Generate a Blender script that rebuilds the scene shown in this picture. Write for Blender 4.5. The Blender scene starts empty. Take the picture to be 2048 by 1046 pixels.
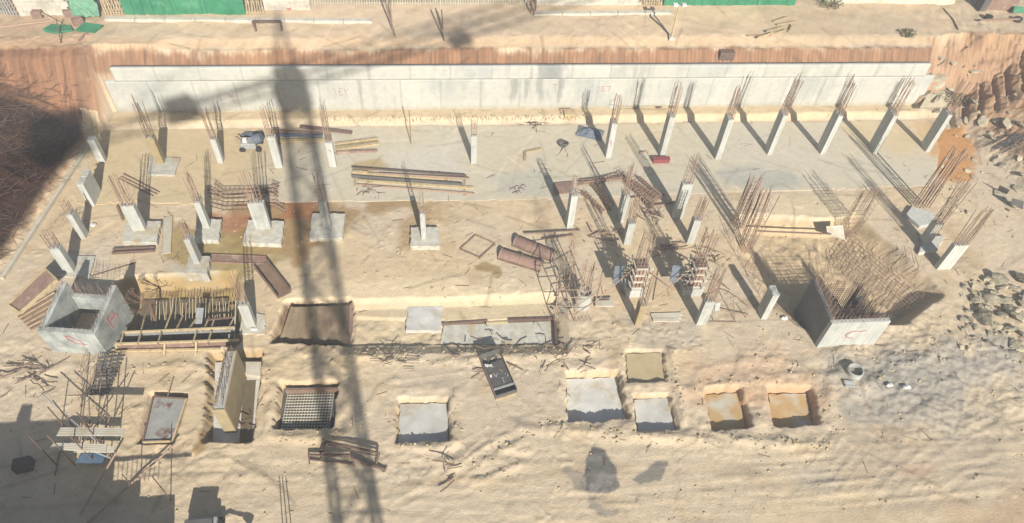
import bpy, math, random
import numpy as np
from mathutils import Vector, Matrix
random.seed(7)
rng = np.random.default_rng(7)
S = bpy.context.scene
COL = S.collection
R = math.radians

# ------------------------------------------------------------------ camera
F, CX, CY, H = 1416.0, 1024.0, 523.0, 35.0          # focal length and centre in photo pixels, camera height in metres
YAW = R(4.6227)
_dn = np.array([938.2 - CX, 1745 - CY, F]); _dn /= np.linalg.norm(_dn)
_Z = -_dn
_x0 = np.array([1., 0, 0]); _x0 -= _Z * (_x0 @ _Z); _x0 /= np.linalg.norm(_x0)
_y0 = np.cross(_Z, _x0)
_X = math.cos(YAW) * _x0 + math.sin(YAW) * _y0
_Y = -math.sin(YAW) * _x0 + math.cos(YAW) * _y0
RM = np.array([_X, _Y, _Z])                          # world = RM @ camera (x right, y down, z forward)
cam = bpy.data.cameras.new('camera'); cam.sensor_width = 36; cam.lens = F / 2048 * 36
cam.clip_start = 0.1; cam.clip_end = 3000
co = bpy.data.objects.new('camera', cam); COL.objects.link(co)
m3 = RM @ np.diag([1., -1, -1])
co.matrix_world = Matrix([list(m3[0]) + [0], list(m3[1]) + [0], list(m3[2]) + [H], [0, 0, 0, 1]])
S.camera = co

# ------------------------------------------------------------------ light
SUN_EL, SHADOW_AZ = 32.0, 101.5                      # the shadows run towards 102 degrees in this frame
saz = R(SHADOW_AZ + 180)
sdir = Vector((math.cos(R(SUN_EL)) * math.cos(saz), math.cos(R(SUN_EL)) * math.sin(saz), math.sin(R(SUN_EL))))
sl = bpy.data.lights.new('sun', 'SUN'); sl.energy = 5.0; sl.angle = R(0.53); sl.color = (1, .94, .86)
so = bpy.data.objects.new('sun', sl); COL.objects.link(so)
so.rotation_euler = (-sdir).to_track_quat('-Z', 'Y').to_euler(); so.location = (40, -60, 80)
wd = bpy.data.worlds.new('World'); S.world = wd; wd.use_nodes = True
nt = wd.node_tree; bg = nt.nodes['Background']
sky = nt.nodes.new('ShaderNodeTexSky'); sky.sky_type = 'NISHITA'; sky.sun_disc = False
sky.sun_elevation = R(SUN_EL); sky.sun_rotation = math.atan2(sdir.x, sdir.y)
sky.air_density = 1.2; sky.dust_density = 1.5
nt.links.new(sky.outputs[0], bg.inputs[0]); bg.inputs[1].default_value = 0.06
S.view_settings.view_transform = 'Standard'; S.view_settings.look = 'None'
S.view_settings.exposure = 0.90; S.view_settings.gamma = 1.0
S.view_settings.use_curve_mapping = False
K = 1.55                                             # display brightness of a sunlit level surface over its albedo

def lin(r, g, b):
    f = lambda c: (c / 255 / 12.92) if c / 255 <= .04045 else ((c / 255 + .055) / 1.055) ** 2.4
    return np.array([f(r), f(g), f(b)])
def al(r, g, b): return lin(r, g, b) / K             # albedo of a thing that shows as this colour in full sun

# ------------------------------------------------------------------ from photo pixels to places on the site
def W(px, py, z=0.0):
    d = RM @ np.array([px - CX, py - CY, F]); t = (z - H) / d[2]
    return np.array([d[0] * t, d[1] * t, z])
def WV(px, py, y):
    d = RM @ np.array([px - CX, py - CY, F]); t = y / d[1]
    return np.array([d[0] * t, y, H + d[2] * t])
def hat(tx, ty, b):
    """height of the photo point (tx,ty) on the upright through b"""
    d = RM @ np.array([tx - CX, ty - CY, F]); t = (d[0] * b[0] + d[1] * b[1]) / (d[0] ** 2 + d[1] ** 2)
    return H + d[2] * t

# ------------------------------------------------------------------ noise
def _h(ix, iy, s):
    h = (ix.astype(np.int64) * 374761393 + iy.astype(np.int64) * 668265263 + s * 974634777) & 0xffffffff
    h = ((h ^ (h >> 13)) * 1274126177) & 0xffffffff
    return ((h ^ (h >> 16)) & 0xffff) / 65535.0
def vn(x, y, s):
    ix = np.floor(x); iy = np.floor(y); fx = x - ix; fy = y - iy
    fx = fx * fx * (3 - 2 * fx); fy = fy * fy * (3 - 2 * fy)
    a = _h(ix, iy, s); b = _h(ix + 1, iy, s); c = _h(ix, iy + 1, s); d = _h(ix + 1, iy + 1, s)
    return (a + (b - a) * fx) * (1 - fy) + (c + (d - c) * fx) * fy
def fbm(x, y, sc, oc, s=1, gain=.5):
    x = np.asarray(x, float); y = np.asarray(y, float); t = 0.; a = 1.; n = 0.
    for i in range(oc):
        t = t + a * (vn(x / sc + 17.3 * i, y / sc - 9.1 * i, s + i) - .5); n += a; a *= gain; sc /= 2.03
    return t / n * 2
def sstep(a, b, x):
    t = np.clip((x - a) / (b - a), 0, 1); return t * t * (3 - 2 * t)
def sdpoly(X, Y, P):
    P = np.asarray(P, float)[:, :2]; d = np.full(np.shape(X), 1e9); ins = np.zeros(np.shape(X), bool); n = len(P)
    for i in range(n):
        ax, ay = P[i]; bx, by = P[(i + 1) % n]
        ex, ey = bx - ax, by - ay; L = ex * ex + ey * ey + 1e-12
        t = np.clip(((X - ax) * ex + (Y - ay) * ey) / L, 0, 1)
        d = np.minimum(d, np.hypot(X - ax - t * ex, Y - ay - t * ey))
        c = (ay > Y) != (by > Y)
        xi = ax + (Y - ay) * ex / (ey if abs(ey) > 1e-9 else 1e-9)
        ins ^= c & (X < xi)
    return np.where(ins, -d, d)
def WP(pts, z=0.): return np.array([W(a, b, z) for a, b in pts])
def pmask(X, Y, pts, z=0., soft=.4, wob=.4, s=5, wsc=1.6):
    P = WP(pts, z); pad = soft + wob + .5
    out = np.zeros(X.shape)
    q = (X > P[:, 0].min() - pad) & (X < P[:, 0].max() + pad) & (Y > P[:, 1].min() - pad) & (Y < P[:, 1].max() + pad)
    if not q.any(): return out
    x, y = X[q], Y[q]
    out[q] = 1 - sstep(-soft, soft, sdpoly(x, y, P) + wob * fbm(x, y, wsc, 4, s))
    return out

# ------------------------------------------------------------------ the lie of the land
ZT = 5.3                                             # upper terrace
ZB = 0.45                                            # bench at the foot of the retaining wall
YW = 45.55                                           # face of the retaining wall (leans a hair with x)
XWL, XWR = -25.0, 38.8
YB = W(1000, 250)[1]                                 # toe of the bench
PITS = [  # floor outline in photo pixels at its own level, depth, steepness of the sides, name
    ([(568, 778), (676, 776), (664, 862), (556, 864)], .6, 9, 'mesh'),
    ([(800, 808), (894, 806), (897, 886), (797, 888)], .48, 9, 'plain'),
    ([(1132, 758), (1232, 755), (1250, 844), (1136, 852)], .68, 9, 'big'),
    ([(1252, 707), (1322, 706), (1330, 764), (1256, 767)], .22, 8, 'tan'),
    ([(1268, 800), (1334, 796), (1350, 862), (1276, 866)], .45, 8, 'small'),
    ([(1408, 790), (1474, 786), (1492, 858), (1424, 864)], .55, 5, 'orange'),
    ([(1536, 789), (1612, 787), (1624, 852), (1546, 856)], .62, 3.6, 'red'),
    ([(555, 690), (580, 618), (700, 612), (712, 650), (700, 694)], .6, 3, 'plates'),
    ([(700, 690), (712, 640), (885, 645), (890, 690)], .5, 2.2, 'mid'),
    ([(885, 690), (888, 650), (1112, 642), (1114, 690)], .55, 7, 'beam'),
    ([(700, 622), (880, 616), (1110, 606), (1114, 690), (700, 692)], .32, .55, 'bank'),
    ([(245, 690), (262, 585), (470, 575), (478, 700)], 1.1, 2.6, 'trench'),
    ([(425, 890), (432, 720), (525, 722), (505, 893)], .9, 5, 'stem'),
    ([(1650, 640), (1640, 480), (1700, 460), (1850, 600), (1780, 650)], 1.0, 1.6, 'raft'),
    ([(1500, 520), (1500, 470), (1700, 480), (1690, 500), (1640, 560), (1610, 650), (1560, 610)], .9, .8, 'side'),
    ([(286, 889), (306, 795), (374, 797), (348, 889)], .35, 4, 'form'),
]
_pitw = [(WP(p, -d), d, k, nme) for p, d, k, nme in PITS]
RIDGES = [([(1040, 856), (1140, 864), (1260, 872), (1380, 878), (1500, 884), (1600, 890), (1665, 886)], .30, .30),
          ([(1670, 880), (1662, 800), (1655, 760), (1690, 740)], .26, .35), ([(1340, 700), (1352, 760), (1368, 850)], .2, .22),
          ([(690, 706), (760, 700), (860, 702), (960, 694), (1050, 698), (1120, 700)], .30, .28), ([(720, 716), (800, 722), (1080, 716), (1180, 702)], .2, .3),
          ([(545, 872), (600, 880), (680, 872)], .2, .25), ([(790, 895), (900, 893)], .16, .2), ([(905, 800), (912, 880)], .2, .22), ([(700, 870), (760, 780), (790, 760)], .12, .25),
          ([(890, 950), (960, 900), (1010, 870)], .16, .2), ([(920, 960), (990, 910), (1050, 880)], .15, .18), ([(950, 965), (1040, 930)], .14, .2), ([(1000, 900), (1060, 905)], .14, .2),
          ([(1380, 785), (1480, 766), (1570, 752), (1640, 748)], .16, .3), ([(1395, 740), (1500, 720), (1600, 728)], .14, .3), ([(1160, 690), (1230, 705), (1240, 740)], .14, .25),
          ([(1480, 560), (1560, 640), (1620, 700)], .12, .3), ([(0, 760), (120, 735), (220, 720)], .12, .3), ([(260, 740), (380, 730), (420, 740)], .16, .3), ([(250, 780), (400, 770)], .1, .3),
          ([(520, 720), (545, 780), (540, 850)], .22, .3), ([(1640, 720), (1720, 680), (1800, 640), (1880, 690)], .2, .4), ([(1690, 800), (1760, 760), (1850, 720)], .15, .4), ([(1740, 720), (1800, 735), (1870, 705)], .18, .5), ([(1700, 770), (1790, 790)], .15, .5), ([(1860, 690), (1960, 690), (2048, 720)], .2, .5)]
def smooth(P, n=4):
    P = np.asarray(P, float)
    for _ in range(n): P = np.vstack([P[:1], np.stack([.75 * P[:-1] + .25 * P[1:], .25 * P[:-1] + .75 * P[1:]], 1).reshape(-1, 2), P[-1:]])
    return P
_track = []
for pts, gauge in (([(1350, 1010), (1700, 985), (2080, 950)], 1.7), ([(1450, 1060), (1800, 1022), (2080, 985)], 1.7), ([(700, 985), (950, 1000), (1250, 1030), (1500, 1060)], 1.6), ([(640, 1010), (860, 960), (960, 905), (1040, 850)], 1.5),
                   ([(800, 1040), (930, 960), (1000, 890), (1010, 830)], 1.4), ([(1640, 950), (1720, 850), (1830, 770), (2000, 700), (2090, 690)], 1.8), ([(1700, 960), (1790, 880), (1900, 800), (2080, 740)], 1.8), ([(1500, 960), (1800, 930), (2080, 860)], 1.8),
                   ([(1180, 960), (1420, 945), (1660, 925)], 1.6), ([(380, 940), (520, 930), (760, 950)], 1.5), ([(1760, 1060), (1850, 960), (1960, 890), (2080, 840)], 1.8), ([(740, 640 + 120), (900, 735), (960, 730)], 1.3)):
    P = smooth(WP(pts)[:, :2]); T = np.gradient(P, axis=0); T /= np.linalg.norm(T, axis=1)[:, None]; Nn = np.stack([-T[:, 1], T[:, 0]], 1)
    for s_ in (-1, 1): _track.append((P[::2] + Nn[::2] * s_ * gauge / 2, 1))
_ridge = [(WP(p), h_, w_) for p, h_, w_ in RIDGES]
SLOPE_L = (W(215, 228), W(0, 542))                   # toe of the left cut
RIGHT_TOE = [W(1868, 225), W(1985, 318), W(2080, 420), W(2200, 520)]
def xl(Y):
    a, b = SLOPE_L
    return a[0] + (Y - a[1]) * (b[0] - a[0]) / (b[1] - a[1])
RY = np.array([p[1] for p in RIGHT_TOE])[::-1]; RX = np.array([p[0] for p in RIGHT_TOE])[::-1]
SLAB = [(190, 262), (200, 255), (1024, 251), (1862, 240), (1880, 300), (1870, 372), (1024, 402), (560, 405), (150, 408)]
SLABW = None
def terrain(X, Y, fine=True):
    X = np.asarray(X, float); Y = np.asarray(Y, float)
    lo = fbm(X, Y, 9, 3, 11)
    Z = .05 * lo
    # back cut, bench and terrace
    yw = YW + (X - 7) * -.004
    n1 = fbm(X, Y, 1.2, 4, 3)
    bench = ZB * sstep(YB, YB + .55, Y + .15 * n1) * sstep(-25.4, -24.9, X)
    Z = Z + bench
    edge = 46.9 + .45 * fbm(X, Y * .3, 2.2, 5, 21, .65) - 1.1 * sstep(-18, -24, X)
    groove = .08 * np.sin(X * 20.0 + 2.5 * fbm(X, Y * 0, 2, 2, 8)) + .05 * fbm(X, Y * .15, .5, 2, 9)
    behind = (X > XWL - .1) & (X < XWR + .1)
    cut = np.where(behind, 3.6 + (Y - (yw + .3)) * 1.35, (Y - (np.where(X > 30, 44.7, 42.9) + .3 * n1 + .5 * fbm(X, Y, .9, 3, 33) * (X > 30))) * 1.55) + groove * sstep(0, 1, Y - yw + 3)
    cut = np.where(behind & (Y < yw + .2), -9, cut)
    top = ZT + .05 * n1 + .12 * fbm(X, Y, 3, 3, 30) - .35 * (1 - sstep(0, 1.3, Y - edge))
    back = np.minimum(cut, top)
    # left cut
    dl = xl(Y) - X
    ln = fbm(X, Y, 2.2, 5, 14)
    rise = (dl + .25 * n1) * 1.0
    rise = np.where(dl > 2.3, 2.3 + (dl - 2.3) * .62, rise) + .28 * ln * sstep(.2, 1.5, dl) + .14 * fbm(X * .5, Y * 3, .9, 3, 4) * sstep(.2, 1.5, dl)
    left = np.minimum(np.where(dl > 0, rise, -9), ZT + .1 * n1)
    left = np.where(Y < 26.6, left * sstep(24.5, 26.6, Y), left)
    # right bank
    xr = np.interp(Y, RY, RX) + .6 * fbm(X, Y, 3, 3, 40)
    dr = X - xr
    gr = fbm((X * .8 + Y * .6), (X * -.6 + Y * .8) * .22, .8, 3, 44)
    rb = dr * .62 + (.55 * fbm(X, Y, 2.4, 6, 41, .62) + .25 * np.abs(fbm(X, Y, .8, 4, 42))) * sstep(0, 2, dr) + .4 * gr * sstep(1, 3, dr)
    rb = rb * sstep(26, 31, Y)
    right = np.minimum(np.where(dr > 0, rb, -9), ZT + .15 * n1)
    sc_ = pmask(X, Y, [(1930, 175), (2000, 80), (2090, 70), (2090, 160), (2000, 190)], 3.6, .5, .4, 45)
    right = right - sc_ * .4 * sstep(.1, .9, np.sin((X * .93 - Y * .36) * 7.5 + 1.2 * fbm(X, Y, 2, 2, 46)))
    Z = np.maximum(Z, np.maximum(np.maximum(back, left), right))
    if not fine: return Z
    ws = np.ones(X.shape)
    slabm = sdpoly(X, Y, SLABW) < .15
    ws = np.where(slabm, 0., 1.)
    front = 1 - sstep(24, 27, Y)
    rough = .28 + .6 * front * sstep(14.5, 17, Y) * sstep(.1, .6, fbm(X, Y, 5, 2, 55) + .45) + .6 * (right > 0) + .5 * (left > 0)
    Z = Z + ws * rough * (.11 * fbm(X, Y, .9, 3, 61) + .08 * np.abs(fbm(X, Y, .42, 2, 62)))
    # wheel ruts of the haul road and the sweeping tracks at the right
    rut = fbm(X * .10, Y + .04 * X + .25 * fbm(X, Y, 6, 2, 72), .34, 2, 71)
    Z = Z + .03 * rut * (1 - sstep(16.5, 19, Y)) * ws
    rr = np.hypot(X - 46, Y - 33); th = np.arctan2(Y - 33, X - 46)
    sw = fbm(rr, th * 1.2, .38, 2, 75)
    Z = Z + .02 * sw * sstep(21, 24, X) * (1 - sstep(24, 27, Y)) * sstep(14, 16, Y)
    for P, lugs in _track:
        q = (X > P[:, 0].min() - 1) & (X < P[:, 0].max() + 1) & (Y > P[:, 1].min() - 1) & (Y < P[:, 1].max() + 1)
        if not q.any(): continue
        x, y = X[q], Y[q]; d = np.full(x.shape, 1e9); s = np.zeros(x.shape); acc = 0.
        for i in range(len(P) - 1):
            e = P[i + 1] - P[i]; L = np.hypot(*e); t = np.clip(((x - P[i, 0]) * e[0] + (y - P[i, 1]) * e[1]) / (L * L), 0, 1)
            di = np.hypot(x - P[i, 0] - t * e[0], y - P[i, 1] - t * e[1]); c = di < d
            d = np.where(c, di, d); s = np.where(c, acc + t * L, s); acc += L
        k = np.clip(.55 + .9 * fbm(x, y, 2.5, 2, 88), 0, 1)
        Z[q] += k * (-.02 * np.exp(-(d / .17) ** 4) * (.7 + .5 * np.sin(s * 21 + 9 * d)) + .014 * np.exp(-((d - .28) / .09) ** 2))
    ru = pmask(X, Y, [(1650, 700), (1740, 670), (1860, 660), (2090, 700), (2090, 860), (1900, 880), (1760, 850), (1690, 800)], 0, 1.2, 1., 47)
    Z = Z + ru * (.22 * fbm(X, Y, 2.6, 4, 48, .6) + .10 * np.abs(fbm(X, Y, .55, 3, 49)) + .05 * fbm(X, Y, .22, 2, 50))
    ce = pmask(X, Y, [(1172, 975), (1174, 915), (1188, 898), (1206, 904), (1226, 937), (1240, 972), (1216, 986)], 0, .12, .12, 21, .7)
    Z = Z + ce * (.04 + .03 * fbm(X, Y, .5, 3, 51))
    cl = np.maximum(0, fbm(X, Y, .30, 2, 91) - .30) * sstep(0, .5, fbm(X, Y, 3.5, 2, 92))
    Z = Z + .38 * cl * ws * rough
    Z = Z + ws * rough * .035 * fbm(X, Y, .26, 2, 95) * (.4 + sstep(.0, .5, fbm(X, Y, 2.2, 2, 96)))
    # spoil ridges with crumbled crests
    for P, hh, w in _ridge:
        q = (X > P[:, 0].min() - 2) & (X < P[:, 0].max() + 2) & (Y > P[:, 1].min() - 2) & (Y < P[:, 1].max() + 2)
        if not q.any(): continue
        x, y = X[q], Y[q]; d = np.full(x.shape, 1e9)
        for i in range(len(P) - 1):
            e = P[i + 1] - P[i]; t = np.clip(((x - P[i, 0]) * e[0] + (y - P[i, 1]) * e[1]) / (e @ e), 0, 1)
            d = np.minimum(d, np.hypot(x - P[i, 0] - t * e[0], y - P[i, 1] - t * e[1]))
        d = np.maximum(0, d + .22 * fbm(x, y, .9, 3, 85))
        Z[q] += hh * .62 * np.exp(-(d / w) ** 2) * np.clip(.75 + .8 * fbm(x, y, 1.1, 4, 86, .6), 0, 2)
    # spoil heaped along the pits, then the pits
    for P, d, k, nme in _pitw:
        q = (X > P[:, 0].min() - 3.5) & (X < P[:, 0].max() + 3.5) & (Y > P[:, 1].min() - 3.5) & (Y < P[:, 1].max() + 3.5)
        if not q.any(): continue
        x, y = X[q], Y[q]; sd = sdpoly(x, y, P); z = Z[q]
        nz = fbm(x, y, .7, 3, 80)
        if nme in ('mesh', 'plain', 'big', 'small', 'orange', 'red', 'beam', 'mid'):
            z = z + .06 * np.exp(-((sd - .55) / .4) ** 2) * (.7 + 1.6 * nz)
        wob = np.maximum(0, sd - .05) + .05 * nz * sstep(.05, .3, sd)
        if nme in ('mesh', 'plain', 'big', 'tan', 'small', 'orange', 'red', 'plates', 'beam', 'stem'): wob = np.maximum(0, sd - .06 + .13 * fbm(x, y, .55, 3, 83) + .05 * fbm(x, y, .2, 2, 84))
        floor = -d - .03 + .02 * nz
        if nme in ('trench', 'raft', 'side', 'mid', 'plates'): floor = floor + .12 * nz
        z = np.minimum(z, np.maximum(floor, floor + k * wob))
        Z[q] = z
    return Z
SLABW = WP(SLAB)
def gz(x, y): return float(terrain(np.array([x]), np.array([y]))[0])
def G(px, py):
    """the ground point seen at a photo pixel"""
    z = 0.
    for _ in range(12):
        p = W(px, py, z); z2 = gz(p[0], p[1]); z = z + .6 * (z2 - z)
    p = W(px, py, z); p[2] = gz(p[0], p[1]); return p

# ------------------------------------------------------------------ mesh helpers
class MB:
    def __init__(s): s.v = []; s.f = []
    def add(s, v, f):
        o = len(s.v); s.v += [tuple(map(float, p)) for p in v]; s.f += [tuple(i + o for i in q) for q in f]; return s
    def box(s, c, d, rz=0., M=None):
        hx, hy, hz = d[0] / 2, d[1] / 2, d[2] / 2
        v = [Vector((x, y, z)) for z in (-hz, hz) for x, y in ((-hx, -hy), (hx, -hy), (hx, hy), (-hx, hy))]
        m = M if M is not None else Matrix.Rotation(rz, 3, 'Z')
        c = Vector(c)
        return s.add([m @ p + c for p in v], [(3, 2, 1, 0), (4, 5, 6, 7), (0, 1, 5, 4), (1, 2, 6, 5), (2, 3, 7, 6), (3, 0, 4, 7)])
    def prism(s, P, z0, z1):
        n = len(P)
        a = sum(P[i][0] * P[(i + 1) % n][1] - P[(i + 1) % n][0] * P[i][1] for i in range(n))
        if a < 0: P = list(P)[::-1]
        zz0 = z0 if hasattr(z0, '__len__') else [z0] * n
        zz1 = z1 if hasattr(z1, '__len__') else [z1] * n
        v = [(p[0], p[1], zz0[i]) for i, p in enumerate(P)] + [(p[0], p[1], zz1[i]) for i, p in enumerate(P)]
        return s.add(v, [tuple(range(n))[::-1], tuple(range(n, 2 * n))] + [(i, (i + 1) % n, n + (i + 1) % n, n + i) for i in range(n)])
    def bar(s, a, b, r, n=5, r2=None):
        a = Vector(a); b = Vector(b); r2 = r if r2 is None else r2
        d = b - a
        if d.length < 1e-6: return s
        d.normalize(); u = d.orthogonal().normalized(); w = d.cross(u)
        v = [a + (u * math.cos(t) + w * math.sin(t)) * r for t in [2 * math.pi * i / n for i in range(n)]]
        v += [b + (u * math.cos(t) + w * math.sin(t)) * r2 for t in [2 * math.pi * i / n for i in range(n)]]
        return s.add(v, [tuple(range(n))[::-1], tuple(range(n, 2 * n))] + [(i, (i + 1) % n, n + (i + 1) % n, n + i) for i in range(n)])
    def path(s, pts, r, n=5):
        for a, b in zip(pts[:-1], pts[1:]): s.bar(a, b, r, n)
        return s
    def beam(s, a, b, w, h, up=(0, 0, 1)):
        a = Vector(a); b = Vector(b); d = (b - a); L = d.length; d.normalize(); up = Vector(up)
        x = d.cross(up); x = x.normalized() if x.length > 1e-4 else Vector((1, 0, 0)); u = x.cross(d)
        return s.box((a + b) / 2, (w, L, h), M=Matrix((x, d, u)).transposed())
    def quad(s, pts, t):
        """a plate of thickness t through four points"""
        p = [Vector(q) for q in pts]; n = (p[1] - p[0]).cross(p[3] - p[0]).normalized() * t
        v = p + [q + n for q in p]
        return s.add(v, [(3, 2, 1, 0), (4, 5, 6, 7), (0, 1, 5, 4), (1, 2, 6, 5), (2, 3, 7, 6), (3, 0, 4, 7)])
    def ring(s, c, r0, r1, z0, z1, n=24):
        v = []
        for r, z in ((r1, z0), (r1, z1), (r0, z1), (r0, z0)):
            v += [(c[0] + r * math.cos(2 * math.pi * i / n), c[1] + r * math.sin(2 * math.pi * i / n), z) for i in range(n)]
        f = [(k * n + i, k * n + (i + 1) % n, ((k + 1) % 4) * n + (i + 1) % n, ((k + 1) % 4) * n + i) for k in range(4) for i in range(n)]
        return s.add(v, f)
    def mesh(s, name, mat, org=(0, 0, 0), smooth=False):
        me = bpy.data.meshes.new(name); o = np.array(org, float)
        me.from_pydata([tuple(np.array(p) - o) for p in s.v], [], s.f); me.update()
        if mat: me.materials.append(mat)
        if smooth: me.polygons.foreach_set('use_smooth', [True] * len(me.polygons))
        return me
    def build(s, name, mat, parent=None, org=None, smooth=False, bevel=0.):
        """one mesh object authored in world coordinates; parent is an unrotated root"""
        if parent is not None: o = np.array(world(parent))
        else: o = np.array(org if org is not None else base(s.v), float)
        me = s.mesh(name, mat, o, smooth)
        ob = bpy.data.objects.new(name, me); COL.objects.link(ob)
        if parent is not None: ob.parent = parent
        else: ob.location = o
        if bevel:
            b = ob.modifiers.new('bevel', 'BEVEL'); b.width = bevel; b.segments = 2; b.limit_method = 'ANGLE'
        return ob
def world(o):
    p = Vector((0, 0, 0))
    while o is not None: p += o.location; o = o.parent
    return p
def base(v):
    a = np.array(v); return ((a[:, 0].min() + a[:, 0].max()) / 2, (a[:, 1].min() + a[:, 1].max()) / 2, a[:, 2].min())
def tag(o, label, cat, group=None, kind=None):
    o['label'] = label; o['category'] = cat
    if group: o['group'] = group
    if kind: o['kind'] = kind
    return o
def thing(name, label, cat, loc, group=None):
    o = bpy.data.objects.new(name, None); o.empty_display_size = .2; COL.objects.link(o); o.location = tuple(map(float, loc))
    return tag(o, label, cat, group)
def inst(me, name, parent, loc, rot=(0, 0, 0), sc=(1, 1, 1)):
    ob = bpy.data.objects.new(name, me); COL.objects.link(ob); ob.parent = parent
    ob.location = tuple(map(float, loc)); ob.rotation_euler = rot; ob.scale = sc; return ob

# ------------------------------------------------------------------ materials
def nodes(name):
    m = bpy.data.materials.new(name); m.use_nodes = True
    t = m.node_tree; return m, t, t.nodes['Principled BSDF']
def nz(t, scale, detail=4, rough=.6, src=None, stretch=None):
    n = t.nodes.new('ShaderNodeTexNoise'); n.inputs['Scale'].default_value = scale
    n.inputs['Detail'].default_value = detail; n.inputs['Roughness'].default_value = rough
    if src is not None:
        if stretch:
            mp = t.nodes.new('ShaderNodeMapping'); mp.inputs['Scale'].default_value = stretch
            t.links.new(src, mp.inputs[0]); src = mp.outputs[0]
        t.links.new(src, n.inputs['Vector'])
    return n.outputs['Fac']
def mrange(t, f, a, b, lo, hi):
    n = t.nodes.new('ShaderNodeMapRange'); t.links.new(f, n.inputs[0])
    for i, v in enumerate((a, b, lo, hi)): n.inputs[i + 1].default_value = v
    return n.outputs[0]
def mul(t, c, f):
    n = t.nodes.new('ShaderNodeMix'); n.data_type = 'RGBA'; n.blend_type = 'MULTIPLY'; n.inputs[0].default_value = 1
    t.links.new(c, n.inputs[6]); t.links.new(f, n.inputs[7]); return n.outputs[2]
def mixc(t, f, a, b):
    n = t.nodes.new('ShaderNodeMix'); n.data_type = 'RGBA'
    t.links.new(f, n.inputs[0])
    for s_, i in ((a, 6), (b, 7)):
        if isinstance(s_, bpy.types.NodeSocket): t.links.new(s_, n.inputs[i])
        else: n.inputs[i].default_value = (*s_, 1)
    return n.outputs[2]
def bump(t, bs, f, dist, st=1.):
    n = t.nodes.new('ShaderNodeBump'); n.inputs['Distance'].default_value = dist; n.inputs['Strength'].default_value = st
    t.links.new(f, n.inputs['Height']); t.links.new(n.outputs[0], bs.inputs['Normal'])
def pos(t):
    n = t.nodes.new('ShaderNodeNewGeometry'); return n.outputs['Position']
def M_attr(name, fine=(18, .86, 1.12), bd=.03, rough=.95, spec=.2):
    m, t, b = nodes(name); p = pos(t)
    a = t.nodes.new('ShaderNodeAttribute'); a.attribute_name = 'Col'
    f = mrange(t, nz(t, fine[0], 5, .65, p), .25, .75, fine[1], fine[2])
    g = mrange(t, nz(t, 2.2, 4, .6, p), .3, .7, .93, 1.06)
    t.links.new(mul(t, mul(t, a.outputs['Color'], f), g), b.inputs['Base Color'])
    b.inputs['Roughness'].default_value = rough; b.inputs['Specular IOR Level'].default_value = spec
    bump(t, b, nz(t, 9, 6, .7, p), bd)
    return m
def M_noise(name, c1, c2, sc=3., c3=None, sc3=1., t3=(.55, .7), rough=.9, bd=.01, metal=0., streak=False, spec=.3, vary=.1):
    m, t, b = nodes(name); p = pos(t)
    f = mrange(t, nz(t, sc, 6, .65, p), .32, .68, 0, 1)
    c = mixc(t, f, c1, c2)
    if c3 is not None:
        c = mixc(t, mrange(t, nz(t, sc3, 5, .6, p), t3[0], t3[1], 0, 1), c, c3)
    if streak:
        f2 = mrange(t, nz(t, 1.0, 4, .6, p, (7, 7, .5)), .35, .7, .82, 1.06)
        c = mul(t, c, f2)
    oi = t.nodes.new('ShaderNodeObjectInfo')
    c = mul(t, c, mrange(t, oi.outputs['Random'], 0, 1, 1 - vary, 1 + vary))
    t.links.new(c, b.inputs['Base Color'])
    b.inputs['Roughness'].default_value = rough; b.inputs['Metallic'].default_value = metal
    b.inputs['Specular IOR Level'].default_value = spec
    if bd: bump(t, b, nz(t, sc * 4, 5, .6, p), bd)
    return m
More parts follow.
